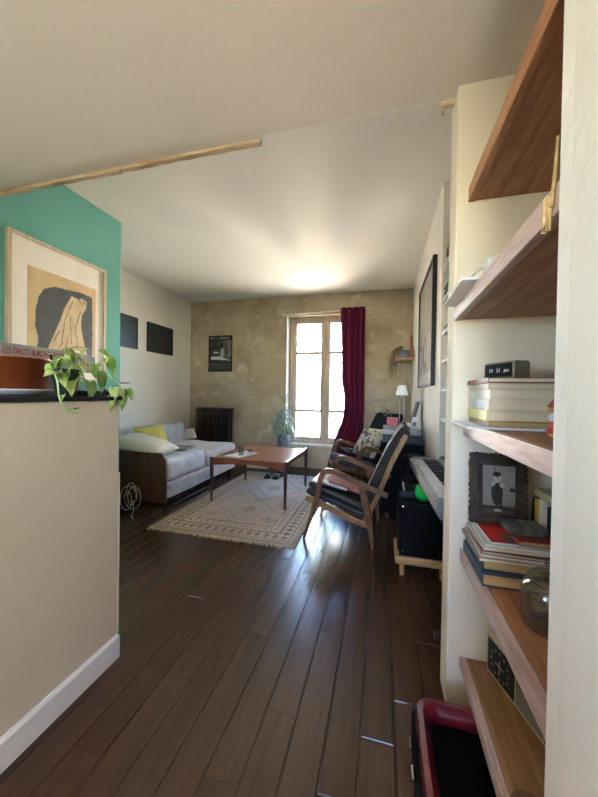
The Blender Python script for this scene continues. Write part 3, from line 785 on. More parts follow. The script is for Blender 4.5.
# ------------------------------------------------------------------ armchairs (local x = towards the back, y = width)
def bez(P, n=14):
    out = []
    P = [Vector(p) for p in P]
    for i in range(len(P)-1):
        p0 = P[max(i-1,0)]; p1 = P[i]; p2 = P[i+1]; p3 = P[min(i+2,len(P)-1)]
        for k in range(n):
            t = k/n; out.append(.5*((2*p1)+(p2-p0)*t+(2*p0-5*p1+4*p2-p3)*t*t+(3*p1-p0-3*p2+p3)*t**3))
    out.append(P[-1]); return out
def strip(profile, w, y0, y1, taper=None):
    # band of width w following a curve in x/z, extruded from y0 to y1
    m = MB(); pts = profile; n = len(pts); v = []; f = []
    for i, p in enumerate(pts):
        t = (pts[min(i+1,n-1)]-pts[max(i-1,0)]).normalized(); nn = Vector((-t.z, 0, t.x)); ww = (taper(i/(n-1)) if taper else w)/2
        for q in (p+nn*ww, p-nn*ww):
            v += [(q.x, y0, q.z), (q.x, y1, q.z)]
    for i in range(n-1):
        a = i*4; b = a+4
        f += [(a,a+1,b+1,b), (a+2,b+2,b+3,a+3), (a,b,b+2,a+2), (a+1,a+3,b+3,b+1)]
    f += [(0,2,3,1), ((n-1)*4,(n-1)*4+1,(n-1)*4+3,(n-1)*4+2)]
    return m.add(v, f)
def armchair(label, loc, rot, seatmat, backmat, group):
    t = thing('lounge_armchair', label, 'armchair', loc, rot, group)
    Wd = .56
    for y in (0, Wd):
        y0, y1 = y-.016, y+.016
        # front leg sweeping up and over into the arm
        P = bez([(-.305,0,0),(-.255,0,.16),(-.20,0,.34),(-.175,0,.48),(-.15,0,.545),(-.10,0,.562),(-.03,0,.548),(.10,0,.50),(.22,0,.455),(.335,0,.415)], 6)
        obj('arm', strip(P, .03, y0, y1, lambda s: .018+.022*min(1, s*5) if s < .5 else .042-.012*(s-.5)), M['armwood'], t, bevel=.005)
        P = bez([(.235,0,0),(.215,0,.15),(.185,0,.30),(.145,0,.468)], 6)
        obj('rear_leg', strip(P, .03, y0+.001, y1-.001, lambda s: .018+.03*min(1, s*2)), M['armwood'], t, bevel=.004)
        P = bez([(-.30,0,.325),(-.1,0,.26),(.08,0,.195),(.205,0,.165)], 6)
        yy = (.0165, .0395) if y == 0 else (Wd-.0395, Wd-.0165)
        obj('side_rail', strip(P, .045, *yy), M['armwood2'], t, bevel=.004)
        yy = (.016, .040) if y == 0 else (Wd-.040, Wd-.016)
        P = bez([(.17,0,.20),(.27,0,.42),(.36,0,.66),(.455,0,.865)], 6)
        obj('back_stile', strip(P, .035, *yy), M['armwood2'], t, bevel=.004)
    obj('front_rail', B(-.30, -.265, .045, Wd-.045, .29, .335), M['armwood2'], t, bevel=.005)
    obj('rear_rail', B(.165, .20, .045, Wd-.045, .135, .175), M['armwood'], t, bevel=.004)
    obj('top_rail', B(.41, .43, .041, Wd-.041, .80, .84), M['armwood2'], t, bevel=.004)
    sM = T((-.315,0,.345),(0,.30,0))
    m = MB().rbox(0, .50, .05, Wd-.05, 0, .055, .025, 10, amp=.004, M=sM)
    obj('seat_cushion', m, seatmat, t, smooth=True, auto=70)
    m = MB().rbox(.0, .49, .045, Wd-.045, .056, .115, .028, 10, amp=.005, M=sM)
    obj('seat_cushion', m, seatmat, t, smooth=True, auto=70)
    # curved back cushion built as a thick bent slab
    P = bez([(.165,0,.27),(.245,0,.46),(.335,0,.68),(.43,0,.865),(.465,0,.90)], 8)
    obj('back_cushion', strip(P, .07, .042, Wd-.042, lambda s: .115-.045*s), backmat, t, bevel=.016, smooth=True)
    return t
ch1 = armchair('dark leather lounge armchair with curved wooden arms, nearest the camera', (-.285, 2.445, 0), -.06, M['leather'], M['leatherback'], 'lounge armchairs')
ch2 = armchair('blue-grey seated lounge armchair beside the window curtain, farther from the camera', (-.085, 3.72, 0), .66, M['bluegrey'], M['blackmat'], 'lounge armchairs')
def onchair(ch, mb, mt, label, cat, name, loc, rot):
    Mx = ch.matrix_basis if False else Matrix.LocRotScale(ch.location, ch.rotation_euler, None)
    o = tag(obj(name, mb, mt, smooth=True, auto=70), label, cat)
    o.matrix_world = Mx @ Matrix.Translation(loc) @ Euler(rot).to_matrix().to_4x4(); return o
tw = thing('paper_label', 'cream paper sheet lying over the top of the near armchair back', 'paper', (0,0,0))
bpy.data.objects.remove(tw)
onchair(ch1, MB().rbox(-.16,.16,-.20,.20,-.008,.008,.006,16,amp=.01), M['pinkcloth'], 'dusty pink shirt tossed on the near armchair seat', 'garment', 'shirt', (-.02,.32,.405), (.0,.30,.2))
onchair(ch1, MB().rbox(-.10,.10,-.10,.06,-.006,.006,.005,14,amp=.02), M['sheet'] if False else M['fabric2'], 'crumpled beige cloth hanging at the near side of the armchair seat', 'cloth', 'cloth', (-.10,.13,.428), (-.1,.30,.4))
onchair(ch1, MB().box(-.012,.012,-.14,.14,0,.006), M['sheet'], 'white strip of cloth over the top edge of the near armchair back', 'cloth', 'headrest_strip', (.475,.26,.925), (0,.3,0))
onchair(ch2, MB().pillow(.40,.40,.12,amp=.01), M['cowcloth'], 'beige patterned cushion propped in the far armchair', 'cushion', 'cushion', (.15,.30,.575), (0,-1.02,.1))
onchair(ch2, MB().rbox(-.12,.12,-.17,.17,-.02,.02,.015,16,amp=.03), M['darkpat'], 'black and white patterned throw bunched on the far armchair', 'throw', 'throw_blanket', (-.03,.33,.46), (.0,.25,.3))

# ------------------------------------------------------------------ right wall: big framed drawing
bf = thing('framed_drawing', 'tall black-framed drawing on the right white wall', 'framed drawing', (XR, 2.72, 1.24))
fw, fh = 1.0, 1.035
obj('frame', MB().box(-.035,0,0,fw,0,.022).box(-.035,0,0,fw,fh-.022,fh).box(-.035,0,0,.022,.022,fh-.022).box(-.035,0,fw-.022,fw,.022,fh-.022), M['black'], bf, bevel=.002)
def drawfn(u, v):
    c = mixc(hx('a59c90'), hx('bdb4a6'), .5+nz(u*3, v, 3)+.3*nz(u*6, v*2, 6, 3))
    if v < .10: c = hx('d8d6ce')
    if abs(math.hypot(u-.5, (v-.3))-.12) < .012 or abs(v-.42-.05*math.sin(u*6)) < .008: c = hx('7c746a')
    return c
picture('drawing', fw-.044, fh-.044, 60, 60, drawfn, M['picgloss'], bf, loc=(-.022, .022, .022))

# corner shelf with trailing plant
cs = thing('corner_shelf', 'small wooden shelf with a triangular side in the far right corner', 'shelf', (.0, 0, 0))
obj('board', B(.15, XR-.012, 4.42, YB-.002, 1.63, 1.665), M['shelf'], cs, bevel=.003)
obj('side_panel', MB().prism([(4.45,1.666),(YB-.002,1.666),(YB-.002,2.03),(4.78,2.0),(4.74,1.90),(4.5,1.74)], 'x', XR-.03, XR-.002), M['shelf'], cs, bevel=.003)
tp = thing('trailing_plant', 'thin trailing plant in a slate pot on the corner shelf', 'potted plant', (.275, 4.60, 1.666))
obj('pot', MB().lathe([(.05,0),(.07,.11),(.063,.11),(.05,.02)], 20), M['blueglass'], tp, smooth=True)
for k in range(14):
    a = PI+rr.uniform(-1.1, .9); L = rr.uniform(.08, .2); dr = rr.uniform(.05, .3)
    p = [(0,0,.1),(math.cos(a)*L*.4, math.sin(a)*L*.4,.16),(math.cos(a)*L, math.sin(a)*L, .1-dr*.3),(math.cos(a)*L*1.15, math.sin(a)*L*1.1, .05-dr)]
    m = MB().tube(bez(p, 5), .0025, 5)
    for q in bez(p, 3)[2:]: m.ball((q.x, q.y, q.z), (.012,.006,.008), 6)
    obj('vine', m, M['dryleaf'], tp)

# sideboard, turntable etc.
cb = thing('black_cabinet', 'black low cabinet under the turntable by the right wall', 'cabinet', (0,0,0))
obj('body', B(.01, XR-.02, 3.16, 3.72, .03, .70), M['blackmat'], cb, bevel=.004); obj('top', B(.0, XR-.016, 3.15, 3.73, .70, .72), M['black'], cb, bevel=.003)
obj('leg', B(.04,.08,3.2,3.24,0,.03), M['black'], cb); obj('leg', B(.04,.08,3.64,3.68,0,.03), M['black'], cb)
obj('leg', B(.3,.34,3.2,3.24,0,.03), M['black'], cb); obj('leg', B(.3,.34,3.64,3.68,0,.03), M['black'], cb)
tt = thing('turntable', 'record player with smoky dust cover on the black cabinet', 'record player', (.01, 3.18, .72))
obj('plinth', B(0,.355,0,.42,0,.06), M['black'], tt, bevel=.004)
obj('dust_cover', B(.003,.352,.003,.417,.061,.115), M['silver'], tt, bevel=.006)
obj('platter', MB().lathe([(.14,0),(.14,.012)], 30, (.17,.21,.0605)), M['grey'], tt) if False else None
lamp = thing('desk_lamp', 'white lamp with small conical shade on twin rods on the black cabinet', 'lamp', (.205, 3.665, .72))
obj('base', MB().lathe([(.055,0),(.055,.012),(.02,.018)], 20), M['plate'], lamp, smooth=True)
obj('rod', MB().tube([(-.022,0,.015),(-.022,0,.40),(-.012,0,.43),(.012,0,.43),(.022,0,.40),(.022,0,.015)], .0055, 6), M['plate'], lamp, smooth=True)
obj('lamp_shade', MB().lathe([(.065,.44),(.042,.55),(.040,.55),(.062,.44)], 24), M['lampshade'], lamp, smooth=True)
pk = thing('pink_planter', 'coral pink square planter with wispy sprigs on the record player', 'planter', (.105, 3.53, .8355))
obj('box', B(-.055,.055,-.05,.05,0,.085), M['pinkpot'], pk, bevel=.003)
for k in range(9):
    a = PI+rr.uniform(-1.2, 1.2); L = rr.uniform(.04, .13)
    p = [(0,0,.08),(math.cos(a)*L*.5, .0, .12),(math.cos(a)*L, math.sin(a)*.04, .1+rr.uniform(.0,.09))]
    m = MB().tube(bez(p, 4), .0022, 5); q = p[-1]; m.ball(q, (.014,.008,.008), 6); obj('sprig', m, M['dryleaf'], pk)
lf = thing('leaning_frame', 'narrow black frame leaning on the right wall above the cabinet', 'picture frame', (.28, 3.45, .836), (0, .27, 0))
obj('frame', frame4(.24, .27, .018, .018), M['black'], lf); obj('picture', B(.002,.009,.018,.222,.018,.252), M['darkpic'], lf)
pc = thing('photo_card', 'white photo card propped at the foot of the leaning black frame', 'photo', (.325, 3.30, .8355), (0, .22, .5))
obj('card', B(0,.003,0,.10,0,.11), M['sheet'], pc); obj('image', B(-.0012,-.0002,.02,.08,.015,.06), M['greyblanket'], pc)

# black stool
bs = thing('round_stool', 'black round stool with chrome legs against the right wall', 'stool', (.28, 3.02, 0))
obj('seat', MB().lathe([(.08,.575),(.095,.585),(.095,.615),(.08,.625)], 24), M['black'], bs, smooth=True)
for a in (.8, 2.4, 3.9, 5.5): obj('leg', MB().tube([(.06*math.cos(a), .06*math.sin(a), .575), (.09*math.cos(a), .09*math.sin(a), 0)], .009, 8), M['chrome'], bs, smooth=True)

# second black cabinet behind armchair
am = thing('guitar_amplifier', 'black amplifier standing on the floor behind the armchair back', 'amplifier', (.25, 2.72, 0))
obj('cabinet', B(-.12,.12,-.13,.13,.015,.52), M['blackmat'], am, bevel=.01)
obj('handle', MB().tube([(0,-.08,.52),(0,-.06,.545),(0,.06,.545),(0,.08,.52)], .008), M['black'], am, smooth=True)
obj('foot', B(-.1,.1,-.11,.11,0,.015), M['black'], am)
tag(obj('remote_control', B(-.02,.02,-.08,.08,0,.014), M['grey'], loc=(.33-.145,2.70,.554), rot=(0,0,.4), bevel=.003), 'grey remote on top of the amplifier behind the armchair', 'remote') if False else None

# bench stool + speaker + mixer + green ball
wb = thing('wooden_bench', 'small pale wooden stool under the black speaker', 'stool', (.28, 2.26, 0))
obj('seat', B(-.185,.16,-.15,.14,.082,.135), M['pine'], wb, bevel=.012)
for sx in (-.14,.10):
    for sy in (-.11,.10): obj('leg', MB().tube([(sx,sy,.10),(sx,sy,0)], [.017,.013], 10), M['pine'], wb, smooth=True)
sp = thing('speaker_cabinet', 'large black speaker box on the small wooden stool', 'speaker', (.29, 2.28, .1355))
obj('cabinet', B(-.17,.19,-.16,.17,0,.345), M['gloss'], sp, bevel=.006)
obj('grille', B(-.178,-.171,-.14,.15,.02,.325), M['blackmat'], sp, bevel=.003)
for z in (.03,.315): obj('screw', MB().ball((-.15,-.162,z), .006, 8), M['chrome'], sp)
mx = thing('audio_mixer', 'small black mixer with knobs on top of the speaker box', 'mixer', (.19, 2.32, .481))
obj('body', MB().prism([(-.07,0),(.06,0),(.06,.045),(-.07,.03)], 'y', -.1, .11), M['black'], mx, bevel=.003)
for i in range(4): obj('knob', MB().lathe([(.009,.035),(.007,.055)], 10, (-.04+.001*i, -.075+i*.05, 0)), M['silver'], mx)
gb = thing('green_balloon', 'bright green balloon beside the keyboard on the speaker box', 'balloon', (.262, 2.165, .481))
obj('balloon', MB().lathe([(.001,0),(.02,.004),(.04,.02),(.05,.045),(.052,.065),(.045,.09),(.03,.105),(.001,.112)], 24), M['green'], gb, smooth=True)
obj('knot', MB().lathe([(.004,.112),(.008,.117)], 8), M['green'], gb)

# keyboard on stand
kb = thing('electric_piano', 'grey portable electric piano keyboard on a stand by the shelf recess', 'keyboard', (.235, 1.50, .61), -.0)
kb.rotation_euler = (0, 0, .035)
obj('case', MB().prism([(0,.03),(.02,.0),(.33,0),(.33,.115),(.21,.10),(.19,.082),(.012,.082)], 'y', 0, .97), M['silver'], kb, bevel=.004)
obj('rim', MB().box(-.003,.014,-.002,.972,.076,.088), M['grey'], kb, bevel=.002)
for i in range(36):
    y0 = .05+i*.024; obj('white_key', B(.018,.165,y0,y0+.0225,.083,.094), M['plate'], kb, bevel=.0015)
    if i % 7 not in (2, 6) and i < 35: obj('black_key', B(.075,.165,y0+.0165,y0+.0295,.0945,.105), M['black'], kb, bevel=.001)
obj('end_block', B(.018,.17,.918,.965,.083,.100), M['grey'], kb, bevel=.002)
obj('control_panel', MB().box(.20,.32,.04,.93,.113,.118), M['black'], kb)
for i in range(8): obj('button', B(.23,.25,.1+i*.1,.15+i*.1,.118,.123), M['grey'] if i != 6 else M['redink'], kb)
obj('music_rest', MB().box(.31,.316,.25,.75,.116,.20), M['black'], kb)
ks = thing('keyboard_stand', 'black metal stand under the electric piano', 'stand', (.40, 1.95, 0))
for y in (-.33, .52):
    obj('leg', MB().tube([(-.12,y,.012),(.12,y,.588)], .013, 8), M['black'], ks); obj('leg', MB().tube([(.12,y+.028,.012),(-.12,y+.028,.588)], .013, 8), M['black'], ks)
    obj('foot', B(-.14,.14,y-.01,y+.04,0,.012), M['black'], ks); obj('support', B(-.13,.13,y-.01,y+.04,.588,.609), M['black'], ks)
tag(obj('sheet_music', MB().box(-.003,0,0,.26,0,.15).box(-.02,-.004,.02,.24,0,.14) if False else MB().box(-.002,.0,0,.27,0,.16), M['bluesheet'], loc=(.47, 2.03, .735), rot=(0,.55,.035)), 'pale blue sheet music leaning on the electric piano', 'sheet music')
tag(obj('paper_sheet', B(-.05,.05,-.07,.07,0,.002), M['sheet'], loc=(.345,2.425,.7225), rot=(0,0,.3)), 'small white paper on the far end of the electric piano', 'paper') if False else None

# recess shelves with discs
for i, (z, w) in enumerate(((.985,0),(1.195,0),(1.40,0),(1.60,0),(1.84,0),(2.06,0))):
    tag(obj('recess_shelf', B(.408, .80, YP+.13, 2.499, z-.008, z+.008), M['trimwhite'], bevel=.002), 'thin white shelf in the wall recess, number %d counted from the piano up' % (i+1) if False else
        ['lowest thin white shelf in the recess above the piano', 'second thin white recess shelf above the piano', 'middle-low white recess shelf level with the drawing', 'white recess shelf with loose discs, level with the drawing centre', 'white recess shelf with stacked magazines, near the drawing top', 'topmost white recess shelf with the red-spined books'][i], 'shelf', 'recess shelves')
cols = ['6a1a1c', '2a2a2c', 'c9c0ac', '8a8c8e', 'd6d4ce', '5c5e60']
bkm = {c: bk(c) for c in cols+['23303c', '7c2a20', 'b04030', 'a8442c', '4c5048', 'c2a030', 'd8d0bc', '1a1a1c', 'a7a06a', 'c8bfa8', '3a4a5a', 'b7a88e', 'b79e96', '6a4030', '7a3a3a', 'ccc27e', '8f8a7a', '8c6e4e']}
z = 2.0685
for k, (c, h) in enumerate((('8a8c8e',.02),('c9c0ac',.014),('2a2a2c',.03),('6a1a1c',.045),('2a2a2c',.016))):
    tag(obj('book', B(.425-.01*(k % 2), .62, 2.20+.01*(k % 3), 2.44, z, z+h), bkm[c], bevel=.001),
        ['pale grey book at the bottom of the pile on the topmost recess shelf', 'cream book second in the pile on the topmost recess shelf', 'black book in the middle of the pile on the topmost recess shelf', 'dark red book in the pile on the topmost recess shelf', 'thin black book on top of the pile on the topmost recess shelf'][k], 'book', 'books on the topmost recess shelf'); z += h+.0004
def discs(z, n, x0, y0, lab, grp):
    for k in range(n):
        tag(obj('magazine', B(x0-.012*(k % 3), x0+.2, y0+.012*(k % 2), 2.45, z, z+.011), bkm[['8a8c8e','d6d4ce','5c5e60'][k % 3]]), lab % ['lowest','second','third','fourth','fifth','sixth','topmost'][k if k < n-1 else 6], 'magazine', grp); z += .0115
discs(1.8485, 7, .43, 2.2, '%s grey magazine of the pile on the recess shelf near the drawing top', 'magazine pile, upper recess')
discs(1.6085, 4, .43, 2.25, '%s grey magazine of the pile on the recess shelf level with the drawing centre', 'magazine pile, lower recess')
discs(1.2035, 3, .43, 2.25, '%s magazine of the small pile on the second recess shelf', 'magazine pile, second recess')

# ------------------------------------------------------------------ near shelves
def nshelf(z0, z1, xf, m1, m2, label, zf0=None):
    t = thing('wall_shelf', label, 'shelf', (xf, .552, z0))
    t.name = 'wooden_shelf'
    L = YP-.001-.552
    obj('board', B(.022, .788-xf, 0, L, .004, z1-z0), m1, t, bevel=.002)
    obj('edge_strip', B(0, .0215, 0, L, (zf0 or z0)-z0, z1-z0+.001), m2, t, bevel=.002)
    return t
nshelf(1.853, 1.905, .286, M['shelf'], M['shelf'], 'highest reddish wooden shelf between the cream post and panel')
nshelf(1.428, 1.472, .246, M['shelf'], M['shelfedge'], 'wooden shelf carrying the white tray and straw bundle')
nshelf(1.012, 1.058, .286, M['shelf'], M['shelfedge'], 'wooden shelf carrying the flip clock and book pile')
nshelf(.553, .598, .285, M['shelf'], M['shelfedge'], 'wooden shelf carrying the glass jar and carved photo frame')
nshelf(.163, .198, .290, M['lightshelf'], M['shelfedge'], 'lowest golden wooden shelf carrying the beige clock radio')
for (z, x) in ((1.853,.40), (1.428,.42)): pass

# white tray with cable on shelf 2
tr = thing('power_strip_tray', 'white cracked tile strip overhanging the second shelf edge', 'strip', (0,0,0))
tr.location = (.205, .97, 1.4735)
obj('board', B(0, .06, 0, .28, 0, .008), M['plate'], tr, bevel=.001)
obj('stain', B(.004,.05,.05,.2,.0082,.0095), M['greyblanket'], tr)
cbp = [(.262,1.20,1.484),(.256,1.16,1.50),(.262,1.10,1.525),(.275,1.05,1.53),(.29,1.03,1.515)]
cd = thing('adapter_cable', 'grey cable with a small white adapter on the second shelf', 'cable', (0,0,0))
obj('cord', MB().tube(bez(cbp, 6), .004, 6), M['cable'], cd, smooth=True); obj('plug', B(.275,.305,.98,1.03,1.473,1.535), M['plate'], cd, bevel=.004)
# straw bundle
sb = thing('straw_bundle', 'bundle of short straw sticks hanging at the near end of the second shelf edge', 'bundle', (0,0,0))
for k in range(22):
    a = rr.uniform(0, 2*PI); r = .014*math.sqrt(rr.random()); 
    x, z = .239+r*.55*math.cos(a), 1.410+r*.4*math.sin(a)
    obj('straw', MB().tube([(x, .572+r*.5*math.sin(a*1.7), z), (x+.001, .570, z+.043)], .0022, 6), M['straw'], sb)
tag(obj('straw_stalk', MB().tube([(.242,.566,1.44),(.244,.563,1.48),(.246,.560,1.54)], .003, 6), M['straw']), 'single tall straw standing against the near cream post', 'straw') 

# book pile + flip clock on shelf 3
z = 1.0595
spec = [('newspaper', .005, 'd6d4ce', (.268,.62,1.01,1.265), 'printed newspaper sheet at the bottom of the pile, hanging over the shelf edge'),
        ('book', .016, '8c6e4e', (.30,.63,1.035,1.255), 'brown worn book just above the newspaper'),
        ('book', .030, 'ccc27e', (.296,.62,1.045,1.26), 'pale yellow thick book low in the pile under the flip clock'),
        ('book', .034, 'c9c0ac', (.300,.61,1.04,1.262), 'cream thick book with a white patch on its spine, mid pile'),
        ('book', .027, 'd8d0bc', (.303,.60,1.04,1.26), 'ivory book above the middle of the pile under the flip clock'),
        ('book', .019, 'b7a88e', (.300,.62,1.045,1.26), 'beige thin book second from the top under the flip clock'),
        ('book', .014, '7a3a3a', (.294,.64,1.03,1.262), 'dark red slim book directly under the flip clock')]
def book(name, x0, x1, y0, y1, z0, h, cover, label, group, pages='paper', ct=.002, spine='x'):
    t = thing(name, label, 'book' if name == 'book' else name, (x0, y0, z0), 0, group)
    w, d = x1-x0, y1-y0
    m = MB().box(0, w, 0, d, 0, ct).box(0, w, 0, d, h-ct, h).box(0, ct, 0, d, ct, h-ct)
    obj('cover', m, cover, t); obj('pages', B(ct+.0003, w-.004, .004, d-.004, ct+.0002, h-ct-.0002), M[pages], t)
    return t
for nm, h, c, (x0,x1,y0,y1), lab in spec:
    if nm == 'newspaper': 
        n_ = thing('newspaper', lab, 'newspaper', (x0-.03,y0,z), 0)
        obj('sheet', B(0, .34, 0, .25, 0, h), M['sheet'], n_); obj('print_lines', MB().box(.004,.07,.03,.035,h,h+.0003).box(.004,.07,.06,.065,h,h+.0003).box(.004,.07,.1,.105,h,h+.0003), M['grey'], n_)
        z += h+.0008
    else:
        bb = book(nm, x0, x1, y0, y1, z, h, bkm[c], lab, 'books piled under the flip clock', 'oldpaper' if c == '8c6e4e' else 'paper')
        if c == 'c9c0ac': obj('spine_patch', B(-.0008,-.0001,.03,.12,.004,h-.004), M['sheet'], bb)
        z += h+.0005
TOPZ = z
fc = thing('flip_clock', 'olive grey flip clock with white digits on top of the book pile', 'clock', (.375, 1.075, TOPZ+.0005), 0)
fc.rotation_euler = (0, 0, math.atan2(.105, -.046))       # local +x runs from the near corner to the far-left corner
sh = [(0,0),(.055,0),(.055,.048),(.050,.054),(.008,.054),(0,.048)]
# body prism: local y is depth (negative = away from the viewer side)
m = MB().prism([(-y, zz) for y, zz in sh], 'x', 0, .122)
obj('body', m, M['olive'], fc, bevel=.003)
obj('display', B(.008, .114, .0003, .0022, .007, .047), M['black'], fc)
for d_, xx, sz in (('10', .098, .017), ('51', .066, .017), ('JAN', .036, .011)):
    text(d_, sz, M['whiteink'], fc, (xx, .0026, .021), (PI/2, 0, PI))
orn = thing('toy_figure', 'small orange and white painted figure at the near end of the shelf', 'figurine', (.345, .83, 1.0597))
orn.location = (.396, .885, 1.0597); orn.scale = (.85, .85, .62)
obj('base', MB().lathe([(.014,0),(.014,.012)], 12), bkm['c2a030'], orn)
obj('body', MB().lathe([(.020,.012),(.022,.022),(.012,.03),(.014,.05),(.010,.058)], 14), bkm['b04030'], orn, smooth=True)
obj('beak', MB().lathe([(.012,.058),(.018,.075),(.006,.095)], 14), M['plate'], orn, smooth=True)
obj('head', MB().ball((0,0,.105), (.016,.016,.014), 12), M['straw'], orn, smooth=True); obj('hat', MB().lathe([(.02,.112),(.008,.135),(.002,.15)], 12), bkm['b04030'], orn, smooth=True)
tag(obj('white_card_box', B(0,.06,0,.05,0,.05), M['plate'], loc=(.545,1.12,TOPZ+.0005), rot=(0,0,.2), bevel=.002), 'small white box on the book pile behind the flip clock', 'box')

# shelf 4: standing books, frame, pile, jar
yy = 1.262
stand = [('23303c',.018,.212,'dark blue standing book at the back, beside the carved frame'),('c2a030',.028,.215,'bright yellow standing book at the back of the shelf'),('d8d0bc',.026,.222,'first ivory standing book next to the yellow book'),('c8bfa8',.026,.224,'second ivory standing book with red mark, before the black one'),('1a1a1c',.03,.212,'black standing book at the near end of the back row'),('8f8a7a',.03,.222,'grey standing book nearest the cream post')]
for c, w, h, lab in stand:
    y1 = yy; y0 = yy-w
    t = thing('book', lab, 'book', (.505, y0, .5988), 0, 'books standing at the back of the jar shelf')
    obj('cover', MB().box(0,.15,0,.002,0,h).box(0,.15,w-.002,w,0,h).box(0,.002,.002,w-.002,0,h), bkm[c], t); obj('pages', B(.003,.146,.0025,w-.0025,.003,h-.004), M['paper'], t)
    yy = y0-.0012
lyb = book('book', .508, .66, 1.02, 1.255, .5988+.2245, .022, bkm['a7a06a'], 'olive yellow book lying flat across the standing books', 'books standing at the back of the jar shelf')
z = .5988
book('book', .292, .50, 1.035, 1.262, z, .036, bkm['3a4a5a'], 'blue-grey hardback at the bottom of the pile by the jar', 'book and magazine pile by the jar', 'oldpaper', .003); z += .0365
book('book', .298, .50, 1.055, 1.264, z, .030, bkm['23303c'], 'dark blue hardback second from the bottom by the jar', 'book and magazine pile by the jar', 'oldpaper', .003); z += .0305
ml = ['greyish magazine resting directly on the dark blue hardback', 'pinkish-grey magazine, second of the magazines in the jar-side pile', 'brown-edged magazine in the middle of the jar-side pile', 'pale magazine above the brown-edged one in the jar-side pile', 'white magazine with blue spine just below the red booklet']
for k, (c, h) in enumerate((('8f8a7a',.010),('b79e96',.008),('6a4030',.007),('c9c0ac',.008),('d6d4ce',.008))):
    x0 = .286+.005*k; t = thing('magazine', ml[k], 'magazine', (x0, 1.045+.006*k, z), -.03*(k % 3), 'book and magazine pile by the jar')
    obj('cover', MB().box(0,.209-.007*k,0,.216-.01*k,h-.0015,h).box(0,.209-.007*k,0,.216-.01*k,0,.0015).box(0,.0015,0,.216-.01*k,.0015,h-.0015), bkm[c], t)
    obj('pages', B(.002,.206-.007*k,.001,.215-.01*k,.0017,h-.0017), M['paper'], t); z += h+.0006
rb = thing('booklet', 'red booklet on top of the magazine pile', 'booklet', (.325,1.075,z), .02)
obj('cover', B(0,.17,0,.15,.0045,.006), mat('bright_red_cover','b8281e','c83024',rough=.45), rb); obj('pages', B(.001,.169,.001,.149,0,.0044), M['sheet'], rb)
obj('photo_patch', B(.045,.10,.004,.06,.0061,.0067), M['greyblanket'], rb); z += .0075
book('book', .395, .50, 1.065, 1.165, z, .013, bkm['a8442c'], 'small orange book on top of the red booklet', 'book and magazine pile by the jar', 'oldpaper', .0015)
tag(obj('cloth_pouch', MB().rbox(0,.105,0,.085,0,.028,.011,12,amp=.004), M['darkpat'] if False else mat('grey_green_cloth','2e332f','686c60',rough=.8,scale=40), loc=(.378,1.085,z+.0155), rot=(0,0,.05), smooth=True, auto=70), 'grey-green patterned pouch on top of the small orange book', 'pouch')
FZ = z
pf = thing('framed_photo', 'ornate dark carved frame with a photo of a standing child', 'photo frame', (.307, 1.225, FZ+.001), (-.05, 0, -.0))
Wf, Hf = .168, .232
m = frame4(Wf, Hf, .03, .018, 'xz'); obj('frame', m, M['frameold'], pf, bevel=.005)
m = MB()
for i in range(44):
    t = i/44*4; s = t % 1
    x, zz = ((s*Wf,0),(Wf,s*Hf),(Wf-s*Wf,Hf),(0,Hf-s*Hf))[int(t)]
    m.ball((x*.97+.003, .008, zz*.97+.004), (.010+.005*abs(nz(i, 0, 1.7)), .009, .010+.006*abs(nz(i, 3, 1.3))), 10)
obj('carving', m, M['frameold'], pf, smooth=True)
m = MB(); m2 = frame4(Wf-.056, Hf-.056, .006, .004, 'xz', T((.028,-.004,.028))); obj('inner_rim', m2, M['frameold'], pf)
def kid(u, v):
    g = .55+.05*nz(u, v, 6)
    if v < .17: g = .22
    if v < .1: g = .3
    if v < .19 and v > .17: g = .5
    def el(cx, cy, rx, ry): return ((u-cx)/rx)**2+((v-cy)/ry)**2 < 1
    if inpoly(u, v, [(.34,.62),(.6,.62),(.64,.45),(.62,.3),(.6,.2),(.38,.2),(.3,.4)]): g = .2+.12*nz(u, v, 22)
    if inpoly(u, v, [(.42,.3),(.44,.12),(.5,.1),(.52,.3)]) or inpoly(u, v, [(.52,.3),(.56,.1),(.64,.1),(.6,.3)]): g = .2
    if el(.48,.73,.10,.085): g = .74
    if el(.47,.80,.115,.05): g = .10
    if el(.445,.735,.018,.012) or el(.52,.735,.018,.012): g = .15
    if el(.485,.69,.03,.01): g = .35
    if el(.38,.60,.08,.05) or el(.62,.58,.08,.05): g = .68
    if el(.47,.56,.07,.06): g = .14
    if el(.5,.08,.12,.025): g = .75
    if segd(u, v, (.42,.88), (.38,.93)) < .015: g = .1
    if .84 < u and .46 < v < .54 and abs(v-.5) < .03: g = .15
    return (g, g*.98, g*.92)
picture('photograph', Wf-.06, Hf-.06, 60, 84, kid, M['pic'], pf, 'xz', loc=(.03, .006, .03))
# jar
jr = thing('glass_jar', 'clear lidded glass jar with beaded rim on the wooden shelf', 'jar', (.405, .885, .5990))
obj('body', MB().lathe([(.050,0),(.062,.006),(.066,.02),(.066,.085),(.062,.10),(.052,.108),(.050,.112),(.047,.112),(.058,.098),(.061,.085),(.061,.022),(.048,.010)], 36), M['jar'], jr, smooth=True, auto=40)
obj('bead_rim', (lambda m: [m.ball((.066*math.cos(a*PI/18), .066*math.sin(a*PI/18), .084), .0038, 8) for a in range(36)] and m)(MB()), M['jar'], jr, smooth=True)
obj('lid', MB().lathe([(.054,.1125),(.056,.118),(.040,.132),(.015,.138),(.012,.143),(.022,.152),(.022,.163),(.010,.170)], 36), M['jar'], jr, smooth=True, auto=40)
obj('sticker', B(-.03,-.028,-.045,-.02,.03,.05), M['greyblanket'], jr) if False else None

